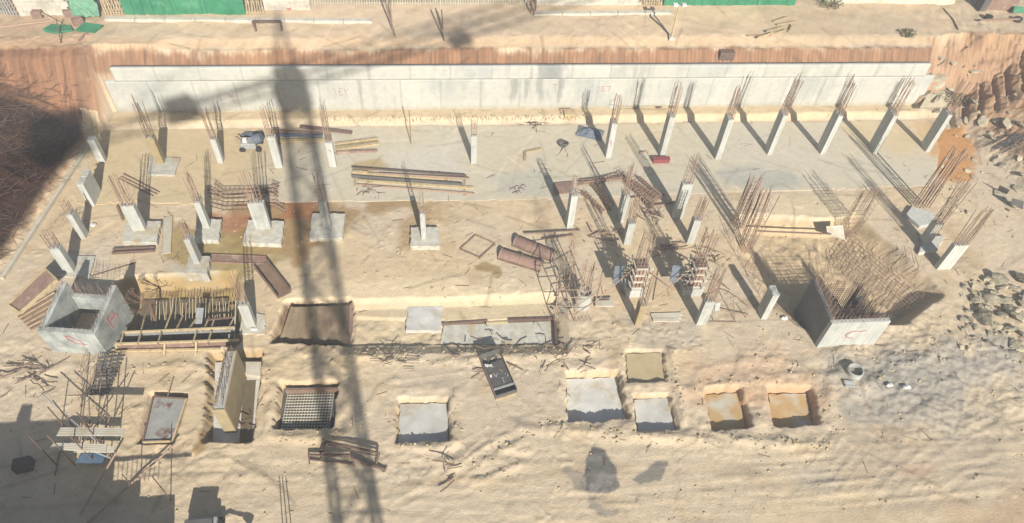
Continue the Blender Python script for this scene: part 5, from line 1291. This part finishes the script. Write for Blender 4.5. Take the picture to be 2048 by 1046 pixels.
# scattered clods, stones and twigs
b = MB(); N = 5200
xs = rng.uniform(-27, 46, N); ys = rng.uniform(12.5, 45, N)
den = fbm(xs, ys, 3.2, 3, 300)
onslab = sdpoly(xs, ys, SLABW) < .4
keep = (den > -.12) & (~onslab | (rng.random(N) < .03))
for P, d, k, nme in _pitw: keep &= ~((sdpoly(xs, ys, P) < .35) & (rng.random(N) < .85))
xs, ys = xs[keep], ys[keep]; sz = .022 + .09 * rng.random(len(xs)) ** 4
ex, ey, es = [], [], []                              # crumbled clods along the spoil ridges and pit rims
for P, hh, w in _ridge + [(np.vstack([Q, Q[:1]]), .2, .5) for Q, d, k, nme in _pitw if nme not in ('raft', 'trench')]:
    for i in range(len(P) - 1):
        L = np.hypot(*(P[i + 1] - P[i])[:2]); n = int(L * 15 * hh / .2)
        u = rng.random(n); q = P[i][None] + (P[i + 1] - P[i])[None] * u[:, None]
        nrm = np.array([-(P[i + 1] - P[i])[1], (P[i + 1] - P[i])[0]]) / max(L, 1e-6)
        o_ = rng.normal(0, w * .9, n) if hh != .2 or w != .5 else np.abs(rng.normal(.3, .4, n)) * (-1 if True else 1)
        ex += list(q[:, 0] + nrm[0] * o_); ey += list(q[:, 1] + nrm[1] * o_); es += list(.016 + .11 * rng.random(n) ** 5)
ex, ey, es = map(np.array, (ex, ey, es)); ok = np.ones(len(ex), bool)
for P, d, k, nme in _pitw: ok &= sdpoly(ex, ey, P) > .12
xs, ys, sz = np.concatenate([xs, ex[ok]]), np.concatenate([ys, ey[ok]]), np.concatenate([sz, es[ok]]); zs = terrain(xs, ys)
oct_f = [(0, 1, 4), (1, 2, 4), (2, 3, 4), (3, 0, 4), (1, 0, 5), (2, 1, 5), (3, 2, 5), (0, 3, 5)]
for x, y, z, s in zip(xs, ys, zs, sz):
    j = rng.uniform(.6, 1.3, (6, 1)); a = rng.uniform(0, 6.3); ca, sa = math.cos(a) * s, math.sin(a) * s
    v = np.array([(ca, sa, 0), (-sa, ca, 0), (-ca, -sa, 0), (sa, -ca, 0), (0, 0, s * .7), (0, 0, -s * .6)]) * j + (x, y, z + s * .25)
    b.add(v, oct_f)
tag(b.build('scattered_clods', MT['clod']), 'small clods and stones scattered over the sandy ground', 'clods', kind='stuff')
b = MB()
for _ in range(520):
    x, y = rng.uniform(-26, 44), rng.uniform(15, 45); z = gz(x, y)
    if sdpoly(np.array([x]), np.array([y]), SLABW)[0] < .3 and rng.random() < .5: continue
    a, L = rng.uniform(0, 6.3), rng.uniform(.15, .9) ** 1.3; z2 = gz(x + L * math.cos(a), y + L * math.sin(a))
    zz = .07 if sdpoly(np.array([x]), np.array([y]), SLABW)[0] < .3 else .02
    b.bar((x, y, z + zz), (x + L * math.cos(a), y + L * math.sin(a), z2 + zz), rng.uniform(.008, .02), 4)
tag(b.build('scattered_sticks', MT['twig']), 'thin sticks and wire ends scattered over the ground', 'scrap', kind='stuff')
b = MB()                                            # dry brush on the left cut
N = 3400; xs = rng.uniform(-37, -26.3, N); ys = rng.uniform(26.8, 45.5, N); zs = terrain(xs, ys)
for x, y, z in zip(xs, ys, zs):
    if z < .3 or fbm(np.array([x]), np.array([y]), 2.2, 3, 310)[0] < -.25: continue
    L = rng.uniform(.25, 1.2); d = np.array([rng.normal(.5, .6), rng.normal(0, .6), rng.uniform(.0, .5)]) * L
    b.bar((x, y, z - .03), (x + d[0], y + d[1], max(z + d[2], gz(x + d[0], y + d[1]) + .02) if L > .8 else z + d[2]), rng.uniform(.008, .02), 3)
tag(b.build('dry_brush', MT['twig']), 'dry brush and roots covering the dark cut bank at the left', 'brush', kind='stuff')
def bush(label, px, z, r, n=260):
    c = W(*px, z); c[2] = gz(c[0], c[1]); t = thing('low_shrub', label, 'shrub', c, None); b = MB()
    for i in range(n):
        d = rng.normal(0, 1, 3); d /= np.linalg.norm(d); p = c + d * r * rng.uniform(.3, 1) ** .5 * np.array([1.4, 1, .7]) + [0, 0, r * .5]
        u = rng.normal(0, 1, 3); u /= np.linalg.norm(u); w = np.cross(u, rng.normal(0, 1, 3)); w /= np.linalg.norm(w); s = rng.uniform(.05, .12)
        b.add([p - u * s, p + w * s * .5, p + u * s, p - w * s * .5], [(0, 1, 2, 3)])
    b.build('foliage', MT['leaf'], t); b = MB()
    for i in range(8): b.bar(c, c + np.array([rng.normal(0, r * .6), rng.normal(0, r * .5), r]), .02, 4)
    b.build('stem', MT['twig'], t)
bush('dusty green shrub at the top of the right bank', (1945, 158), 3.2, .7); bush('low green shrub beside the fence end at the top right', (1660, 14), ZT, .8); bush('small dull shrub on the terrace rim above the wall right part', (1815, 72), ZT, .5, 160)
bush('dull shrub spread on the right bank left of the green one', (1915, 165), 2.8, .6, 160)

# ------------------------------------------------------------------ fences and things on the upper terrace
def seg(px0, px1, py0=31, py1=31): return W(px0, py0, ZT), W(px1, py1, ZT)
YF, YF2 = 51.3, 52.7
xa = lambda px, y: WV(px, 20, y)[0]
def fpanel(name, label, x0, x1, y, h, mat, cat, slats=False, grp=None, base_z=0., lean=0., bands=0):
    t = thing(name, label, cat, ((x0 + x1) / 2, y, ZT), grp); z0 = ZT + base_z - .1
    if slats:
        n = int((x1 - x0) / .20); me = MB().box((0, 0, h / 2), (.075, .04, h)).mesh('pale', MT[mat])
        if n > 95: n = 95
        for i in range(n): inst(me, 'pale', t, (x0 + (i + .5) * (x1 - x0) / n - t.location.x, random.gauss(0, .015), base_z - .1), (random.gauss(0, .01), random.gauss(0, .02), 0))
        for z in (.25, h * .55, h - .2):
            b = MB(); b.box(((x0 + x1) / 2, y + .06, z0 + z), (x1 - x0, .05, .07)); b.build('rail', MT[mat], t)
    else:
        b = MB(); n = max(2, int((x1 - x0) / .35))
        if mat == 'green':
            for i in range(n):
                hs = h + random.gauss(0, .06) + .12 * math.sin(i * .7); oy = random.gauss(0, .03)
                xa_, xb_ = x0 + (x1 - x0) * i / n, x0 + (x1 - x0) * (i + 1) / n
                b.box(((xa_ + xb_) / 2, y + oy, z0 + hs / 2 + .1), (xb_ - xa_ + .05, .03, hs), random.gauss(0, .06))
            b.build('sheeting', MT[mat], t)
            for i in range(int((x1 - x0) / 1.5) + 1):
                b = MB(); b.box((x0 + i * 1.5, y + .1, z0 + h / 2), (.08, .08, h + .1)); b.build('post', MT['wood'], t)
        else:
            rows = int(h / .4)
            for r_ in range(rows):
                k = int((x1 - x0) / .8) + 1
                for i in range(k):
                    u0 = max(x0, x0 + (i - (r_ % 2) * .5) * .8); u1 = min(x1, x0 + (i + 1 - (r_ % 2) * .5) * .8)
                    if u1 - u0 > .05: b.box(((u0 + u1) / 2, y + random.gauss(0, .004), z0 + r_ * .4 + .2), (u1 - u0 - .012, .2, .388))
            b.build('wall_body', MT[mat], t)
            b = MB(); b.box(((x0 + x1) / 2, y, z0 + h + .05), (x1 - x0 + .05, .26, .1)); b.build('coping', MT[mat], t)
    return t
fpanel('slat_fence', 'grey slat fence at the top left corner', xa(-60, YF), xa(32, YF), YF, 2.6, 'steel', 'fence', True)
fpanel('block_wall', 'pale block wall between the grey slats and the fallen green netting', xa(36, YF), xa(142, YF), YF, 2.6, 'block', 'wall')
fpanel('slat_fence', 'short yellowish slat fence left of the big green hoarding', xa(205, YF), xa(245, YF), YF, 2.6, 'wood', 'fence', True)
fpanel('green_hoarding', 'large green sheet hoarding at the top left', xa(247, YF), xa(489, YF), YF, 3.0, 'green', 'hoarding')
fpanel('slat_fence', 'short pale slat fence right of the large green hoarding', xa(491, YF), xa(530, YF), YF, 2.6, 'wood', 'fence', True)
fpanel('block_wall', 'low pale block wall with a red mark near the top middle', xa(530, YF + .7), xa(622, YF + .7), YF + .7, 1.8, 'block', 'wall')
b = MB(); b.path([WV(574, 16, YF + .58), WV(578, 19, YF + .58), WV(582, 16, YF + .58)], .05, 4); b.path([WV(578, 22, YF + .58), WV(578, 26, YF + .58)], .05, 4)
wl = [o for o in COL.objects if o.get('label', '').startswith('low pale block wall')][0]; b.build('painted_mark', MT['mark'], wl)
fpanel('slat_fence', 'long pale slat fence across the top middle', xa(620, YF2), xa(1062, YF2), YF2, 2.4, 'fence', 'fence', True)
fpanel('block_wall', 'pale block wall right of the long slat fence', xa(1070, YF2), xa(1280, YF2), YF2, 2.2, 'block', 'wall')
fpanel('slat_fence', 'short brown slat fence left of the right green hoarding', xa(1283, YF2), xa(1322, YF2), YF2, 2.4, 'wood', 'fence', True)
fpanel('green_hoarding', 'green sheet hoarding behind the street lamp', xa(1325, YF2), xa(1585, YF2), YF2, 2.6, 'green', 'hoarding')
fpanel('block_wall', 'low weathered block wall at the top right', xa(1640, YF2 + .3), xa(1900, YF2 + .3), YF2 + .3, 1.6, 'conc_t', 'wall')
for px, lb in ((1062, 'dark post at the right end of the long slat fence'), (1070, 'dark post beside the block wall right of the long fence')):
    q = W(px, 26, ZT); b = MB(); b.box((q[0], q[1], ZT + 1.1), (.14, .14, 2.4)); tag(b.build('fence_post', MT['rust_d'], bevel=.01), lb, 'post', 'dark posts by the long fence')
def kerb(label, px0, py0, px1, py1):
    a, e = W(px0, py0, ZT + .12), W(px1, py1, ZT + .12); b = MB(); n = max(2, int(np.linalg.norm(e - a) / 2))
    for i in range(n):
        p, q = a + (e - a) * i / n, a + (e - a) * (i + .985) / n; b.beam(p - [0, 0, .1], q - [0, 0, .1], .42, .34)
    return tag(b.build('concrete_kerb', MT['block'], bevel=.02), label, 'kerb')
kerb('pale concrete kerb below the large green hoarding', 210, 37, 745, 41); kerb('pale concrete kerb below the block wall in the top middle', 1068, 27, 1345, 24)
t = thing('fallen_netting', 'faded green netting slumped between the block wall and the slat fence', 'netting', W(175, 22, ZT)); v = []; f = []; nn = 14
for i in range(nn):
    for j in range(nn):
        u, w = i / 13, j / 13; p = W(140 + 62 * u + 25 * w * (1 - u) * .3, 36 * w + 2 - 8 * u * (1 - w), ZT); v.append((p[0], min(p[1], YF + .3), ZT + (1 - w) * 1.8 + .15 * random.random() + .1))
for i in range(13):
    for j in range(13): f.append((i * nn + j, (i + 1) * nn + j, (i + 1) * nn + j + 1, i * nn + j + 1))
b = MB(); b.add(v, f); o_ = b.build('net', MT['greenf'], t); o_.modifiers.new('thick', 'SOLIDIFY').thickness = .03
for (P, lb) in (([(86, 62), (104, 50), (140, 50), (146, 60), (110, 66)], 'scrap of green netting on the ground, left one'), ([(150, 60), (170, 48), (205, 52), (188, 64)], 'scrap of green netting on the ground, right one')):
    q = WP(P, ZT + .15); b = MB(); b.prism(q[:, :2], [ZT + .02 + random.random() * .08 for _ in P], [ZT + .12 + random.random() * .2 for _ in P]); tag(b.build('net_scrap', MT['green']), lb, 'netting', 'net scraps')
for i, (x, y, lb) in enumerate(((78, 34, 'red brown box by the block wall, left one'), (140, 31, 'red brown box by the block wall, right one'), (158, 48, 'brown box behind the right net scrap'))):
    q = W(x, y, ZT); b = MB(); b.box((q[0], q[1], ZT + .25), (.7, .5, .5), .3 * i); tag(b.build('crate', MT['rustplate'], bevel=.02), lb, 'box', 'brown boxes')
def stick(label, a, e, r=.05, mat='rust', z0=0., z1=0., name='pole', cat='pole'):
    A = W(*a, ZT); A[2] = gz(A[0], A[1]) + z0 + r; E_ = W(*e, ZT); E_[2] = gz(E_[0], E_[1]) + z1 + r; b = MB(); b.bar(A, E_, r, 5); return tag(b.build(name, MT[mat]), label, cat)
stick('long pole lying across the terrace at the far left', (0, 56), (108, 43), .08); stick('lower long pole lying across the terrace at the far left', (0, 76), (66, 56), .06)
stick('pale pole leaning from the boxes to the net scrap', (85, 34), (130, 52), .06, 'wood', .3); stick('thick stick on the terrace below the net scraps', (158, 82), (176, 68), .08)
stick('upright thin stake below the left net scrap', (122, 86), (122, 58), .04, 'rust_d', 0, .8); stick('dark pole leaning on the terrace in the top middle, left', (768, 24), (790, 72), .07, 'rust', 1.6); stick('rod beside the leaning pole in the top middle', (780, 12), (784, 46), .05, 'rust', 1.4)
stick('short dark pole end by the crane jib shadow', (872, 46), (888, 80), .06, 'rust_d', 1.2); stick('second short pole end by the crane jib shadow', (884, 44), (886, 60), .05, 'rust_d', 1.); stick('long rod lying on the terrace rim, right of the lamp', (1494, 71), (1545, 70), .06)
stick('flat bar lying near the terrace rim on the left', (338, 86), (376, 92), .06, 'wood')
t = thing('trestle', 'low dark goal shaped trestle below the large green hoarding', 'trestle', W(537, 62, ZT))
for nm, a, e in (('top_rail', (510, 50, 1.), (565, 50, 1.)), ('leg', (510, 50, 1.), (512, 63, 0)), ('leg', (565, 50, 1.), (564, 63, 0))):
    q = lambda s: (WV(s[0], 62, W(537, 62, ZT)[1])[0], W(537, 62, ZT)[1], ZT + s[2] * .8); b = MB(); b.beam(q(a), q(e), .14, .14, (0, 1, 0)); b.build(nm, MT['rust_d'], t)
# street lamp
q = W(1343, 75, ZT); q[2] = gz(q[0], q[1]); t = thing('street_lamp', 'twin headed lamp post in front of the right green hoarding', 'lamp post', q); o = Vector(t.location)
hl = hat(1344, 8, q) - o.z
b = MB(); b.bar(o, o + Vector((0, 0, hl)), .10, 8, .06); b.build('pole', MT['wood'], t)
b = MB(); b.bar(o + Vector((-.35, 0, hl)), o + Vector((.35, 0, hl)), .05, 6); b.build('cross_arm', MT['steel'], t)
for s in (-1, 1):
    b = MB(); b.box(o + Vector((s * .32, -.1, hl + .1)), (.36, .4, .16)); b.build('lamp_head', MT['white'], t, bevel=.04)
b = MB(); b.box(o + Vector((0, 0, .1)), (.4, .4, .3)); b.build('base_block', MT['conc_g'], t)
b = MB(); P = [W(1343, 74, ZT), W(1318, 50, ZT), W(1302, 36, ZT), W(1298, 20, ZT)]; b.path([(p[0], p[1], gz(p[0], p[1]) + .06) for p in P], .05, 5); tag(b.build('cable', MT['dark']), 'cable snaking from the lamp post foot to the brown slat fence', 'cable')
b = MB(); P = [W(1886, 18, ZT), W(1905, 40, ZT), W(1915, 60, ZT), W(1910, 85, ZT)]; b.path([(p[0], p[1], gz(p[0], p[1]) + .06) for p in P] + [np.array(G(1893, 100)) + [0, 0, .06], np.array(G(1880, 130)) + [0, 0, .06]], .05, 5); tag(b.build('cable', MT['dark']), 'dark cable running down the terrace edge at the top right', 'cable')
# container at the top right
t = thing('site_container', 'brown site container with a pale roof at the top right corner', 'container', W(1995, 22, ZT)); o = Vector(t.location)
b = MB(); b.box(o + Vector((.3, .9, .75)), (2.6, 1.6, 1.5)); b.build('body', MT['rustplate'], t, bevel=.03); b = MB(); b.box(o + Vector((.3, .9, 1.54)), (2.75, 1.75, .08)); b.build('roof', MT['conc_g'], t)
b = MB(); b.box(o + Vector((-1.4, .4, .5)), (.6, .9, 1.0)); b.build('drawbar_box', MT['dark'], t, bevel=.03)
b = MB(); b.beam(W(1960, 40, ZT + .3), W(2040, 38, ZT + .3), .12, .12); tag(b.build('long_beam', MT['rust']), 'brown beam lying in front of the site container', 'beam')
for i, (x, y) in enumerate(((1975, 38), (2034, 42))):
    q = W(x, y, ZT); b = MB(); b.ring(q, .12, .32, ZT, ZT + .3, 14); tag(b.build('old_tyre', MT['black']), ('dark tyre on the ground left of the brown beam', 'dark tyre on the ground right of the brown beam')[i], 'tyre', 'tyres by the container')
plate('green_sheet', 'scrap of green sheet beside the site container', [(2025, 26, ZT + .1), (2047, 26, ZT + .1), (2047, 14, ZT + .5), (2028, 12, ZT + .5)], .05, 'green', 'sheet')
for i, (x, y) in enumerate([(1560, 42), (1572, 50), (1548, 62), (1556, 68), (1580, 60), (1530, 74)]):
    b = MB(); q = W(x, y, ZT); a = random.uniform(0, 3); b.beam((q[0] - math.cos(a), q[1] - math.sin(a) * .5, ZT + .15), (q[0] + math.cos(a), q[1] + math.sin(a) * .5, ZT + .2), .12, .1)
    tag(b.build('broken_plank', MT['wood']), 'broken plank in the scrap pile on the terrace rim', 'plank', 'broken planks on the rim')
q = G(1452, 118); b = MB(); b.box((q[0], q[1] + .3, q[2] + .15), (1.2, .8, .9)); tag(b.build('sump_box', MT['rust_d'], bevel=.05), 'dark box set in the cut above the retaining wall', 'box')
# kerb edge of the slab at the left slope
b = MB()
for i in range(14):
    u0, u1 = i / 14, (i + .98) / 14; a, e = W(6, 560), W(196, 268); p, r_ = a + (e - a) * u0, a + (e - a) * u1; b.beam(p + [0, 0, .1], r_ + [0, 0, .1 + random.gauss(0, .01)], .22, .3)
tag(b.build('edge_kerb', MT['conc_t'], bevel=.015), 'narrow concrete kerb along the foot of the left slope', 'kerb')

# ------------------------------------------------------------------ things at the near edge
t = thing('site_dumper', 'grey site dumper seen from above at the bottom edge', 'dumper', W(408, 1088)); o = Vector(t.location)
b = MB(); b.box(o + Vector((0, 0, .85)), (1.45, 2.2, .7)); b.build('body', MT['steel'], t, bevel=.08)
b = MB(); b.box(o + Vector((0, .15, 1.5)), (1.25, 1.15, .8)); b.build('cab', MT['dark'], t, bevel=.12)
b = MB(); b.box(o + Vector((0, .1, 1.95)), (1.4, 1.35, .12)); b.build('cab_roof', MT['dark'], t, bevel=.05)
b = MB(); b.box(o + Vector((-.55, .55, 1.1)), (.3, .3, .3)); b.build('lamp_box', MT['white'], t, bevel=.03)
for sx in (-.75, .75):
    for sy in (-.8, .8):
        b = MB(); b.bar(o + Vector((sx - .16, sy, .45)), o + Vector((sx + .16, sy, .45)), .45, 16); b.build('wheel', MT['black'], t)
b = MB(); b.path([o + Vector((.7, .3, .9)), o + Vector((1.3, .3, 1.2)), o + Vector((2.2, .25, 1.0))], .09, 8); b.build('boom', MT['dark'], t)
b = MB(); b.bar(o + Vector((2.1, .2, 1.05)), o + Vector((2.5, .15, .8)), .15, 10, .24); b.build('bucket', MT['dark'], t); t.scale = (.9, .9, .7)
# concrete frame building just outside the near left corner: its shadow falls across the site
t = thing('frame_building', 'concrete frame building rising beside the near left corner', 'building', (-22, 5, 0))
k_ = math.tan(R(SUN_EL)) / math.cos(R(SHADOW_AZ - 90))
def block(name, x0, x1, y0, y1, z0, z1, mat='bwall'): b = MB(); b.box(((x0 + x1) / 2, (y0 + y1) / 2, (z0 + z1) / 2), (x1 - x0, y1 - y0, z1 - z0)); return b.build(name, MT[mat], t)
yb = 10.6
block('main_block', -40, -17.9, -8, yb, 0, (20.0 - yb) * k_)
block('stair_block', -17.895, -16.0, -8, yb, 0, (17.7 - yb) * k_)
block('side_block', -15.995, -14.7, -8, yb, 0, (16.4 - yb) * k_)
block('lean_to', -14.695, -13.0, -8, yb, 0, (15.5 - yb) * k_)
block('chimney', -21.0, -20.45, yb - .8, yb - .1, 0, (21.1 - yb) * k_)
for i in range(10): block('rail_post', -15.8 + i * .22, -15.77 + i * .22, yb - .06, yb - .03, (16.4 - yb) * k_, (17.5 - yb) * k_, 'rust_d')
block('hand_rail', -16.0, -12.2, yb - .08, yb - .03, (17.5 - yb) * k_, (17.75 - yb) * k_, 'rust_d')
# bars standing out of frame near the dumper
t = thing('concrete_column', 'column with three tall bars standing below the lower edge of the view', 'column', (W(590, 1090)[0], W(590, 1090)[1] - 1.5, 0), GC)
o = t.location; b = MB(); b.box((o.x, o.y, .6), (.45, .45, 1.4)); b.build('shaft', MT['conc'], t)
for i, u in enumerate((-.2, 0, .2)): inst(bar_mesh(2.0, i, .03), 'starter_bar', t, (u, .05, 1.2))
# leaning poles on the shaded ground at the lower left
for a, e, z1, lb in (((175, 1046), (352, 886), .5, 'long dark prop leaning on the grey form panel'), ((160, 1030), (232, 905), .8, 'long dark prop leaning against the scaffold tower')):
    A, E_ = W(*a, .1), W(*e, z1); b = MB(); b.bar(A, E_, .05, 6); tag(b.build('raking_prop', MT['rust']), lb, 'prop', 'raking props')
for (x, y, h_, lb) in ((280, 990, 2.4, 'thin upright stake between the props and the dumper, left'), (342, 1000, 2.8, 'thin upright stake left of the dumper')):
    q = W(x, y); b = MB(); b.bar(q, q + np.array([0, 0, h_]), .03, 5); tag(b.build('stake', MT['rust_d']), lb, 'stake', 'stakes')
b = MB(); q = W(52, 935); b.box(q + np.array([0, 0, .3]), (.8, .6, .6), .2); tag(b.build('dark_crate', MT['black'], bevel=.03), 'black crate on the shaded ground at the lower left', 'crate')

# ------------------------------------------------------------------ tower crane behind the camera, casting the long lattice shadow
mx_, my_ = -.98 + .2035 * 12, -18.0
t = thing('tower_crane', 'yellow lattice tower crane whose long shadow crosses the site', 'tower crane', (mx_, my_, 0)); ZJ_ = ZT + (49 + 12 / math.cos(R(11.5))) * math.tan(R(SUN_EL)); hw = .95
for sx in (-1, 1):
    for sy in (-1, 1):
        b = MB(); b.box((mx_ + sx * hw, my_ + sy * hw, ZJ_ / 2), (.2, .2, ZJ_)); b.build('mast_leg', MT['crane'], t)
b = MB(); z = 0; s_ = 1
C4 = [(-hw, -hw), (hw, -hw), (hw, hw), (-hw, hw)]
while z < ZJ_ - 1.7:
    for i in range(4):
        a, e = C4[i], C4[(i + 1) % 4]
        if s_ < 0: a, e = e, a
        b.bar((mx_ + a[0], my_ + a[1], z), (mx_ + e[0], my_ + e[1], z + 1.7), .085, 4); b.bar((mx_ + a[0], my_ + a[1], z), (mx_ + e[0], my_ + e[1], z), .06, 4)
    z += 1.7; s_ = -s_
b.build('mast_lacing', MT['crane'], t)
ja = R(28.4); jd = np.array([math.cos(ja), math.sin(ja), 0]); jn = np.array([-jd[1], jd[0], 0]); c0 = np.array([mx_, my_, ZJ_])
b = MB(); b.box(c0 - [0, 0, 1.2], (2.2, 2.2, 1.6), ja); b.build('slewing_ring', MT['crane'], t)
b = MB(); b.box(c0 + jn * 1.9 + jd * .6 - [0, 0, 1.1], (1.8, 1.5, 2.1), ja); b.build('cab', MT['crane'], t)
def boom(name, u0, u1, hgt, w):
    b = MB(); n = int(abs(u1 - u0) / 1.6); P = lambda u, s, zz: c0 + jd * u + jn * s * w / 2 + np.array([0, 0, zz])
    for s in (-1, 1): b.bar(P(u0, s, 0), P(u1, s, 0), .12, 5)
    b.bar(P(u0, 0, hgt), P(u1, 0, hgt * .9), .10, 5)
    for i in range(n):
        ua, ub = u0 + (u1 - u0) * i / n, u0 + (u1 - u0) * (i + 1) / n; um = (ua + ub) / 2
        b.bar(P(ua, -1, 0), P(ub, 1, 0), .03, 4); b.bar(P(ua, -1, 0), P(ua, 1, 0), .03, 4)
        for s in (-1, 1): b.bar(P(ua, s, 0), P(um, 0, hgt), .045, 4); b.bar(P(um, 0, hgt), P(ub, s, 0), .045, 4)
    b.build(name, MT['crane'], t)
boom('jib', 1, 46, 1.5, 1.4); boom('counter_jib', -1, -19.5, .9, 1.4)
b = MB(); b.box(c0 - jd * 16.6 + [0, 0, 1.0], (3.4, 2.2, 2.6), ja); b.build('counterweight', MT['conc_g'], t)
b = MB(); b.box(c0 - jd * 8.6 + [0, 0, .4], (2.2, 1.4, 1.5), ja); b.build('hoist_winch', MT['crane'], t)
tip = c0 + np.array([0, 0, 6.5]); b = MB()
for s in (-1, 1):
    for q in (-1, 1): b.bar(c0 + jd * q * .8 + jn * s * .7, tip, .08, 5)
b.build('apex_frame', MT['crane'], t)
b = MB(); b.bar(tip, c0 + jd * 28 + [0, 0, 1.5], .05, 5); b.bar(tip, c0 - jd * 17, .05, 5); b.build('tie_bar', MT['rust_d'], t)
b = MB(); b.box(c0 + jd * 13.5 - [0, 0, .5], (1.6, 1.2, .6), ja); b.build('trolley', MT['crane'], t)
b = MB(); b.box((mx_, my_, .3), (5, 5, .9)); b.build('base_block', MT['conc_g'], t)
# rename setting clean-up
# ------------------------------------------------------------------ dusty air over the whole site  (name=haze)
b = MB(); b.box((0, 150, 21.5), (1800, 1800, 50)); hz = b.build('haze', None); hz['kind'] = 'stuff'
hm = bpy.data.materials.new('haze'); hm.use_nodes = True; ht = hm.node_tree
for n_ in list(ht.nodes):
    if n_.type == 'BSDF_PRINCIPLED': ht.nodes.remove(n_)
pv = ht.nodes.new('ShaderNodeVolumePrincipled'); pv.inputs['Color'].default_value = (.92, .93, .95, 1); pv.inputs['Density'].default_value = .0018
ht.links.new(pv.outputs[0], ht.nodes['Material Output'].inputs['Volume']); hz.data.materials.append(hm)
for o in bpy.data.objects:
    if o.get('category') and not o.get('kind'): o['kind'] = 'thing'
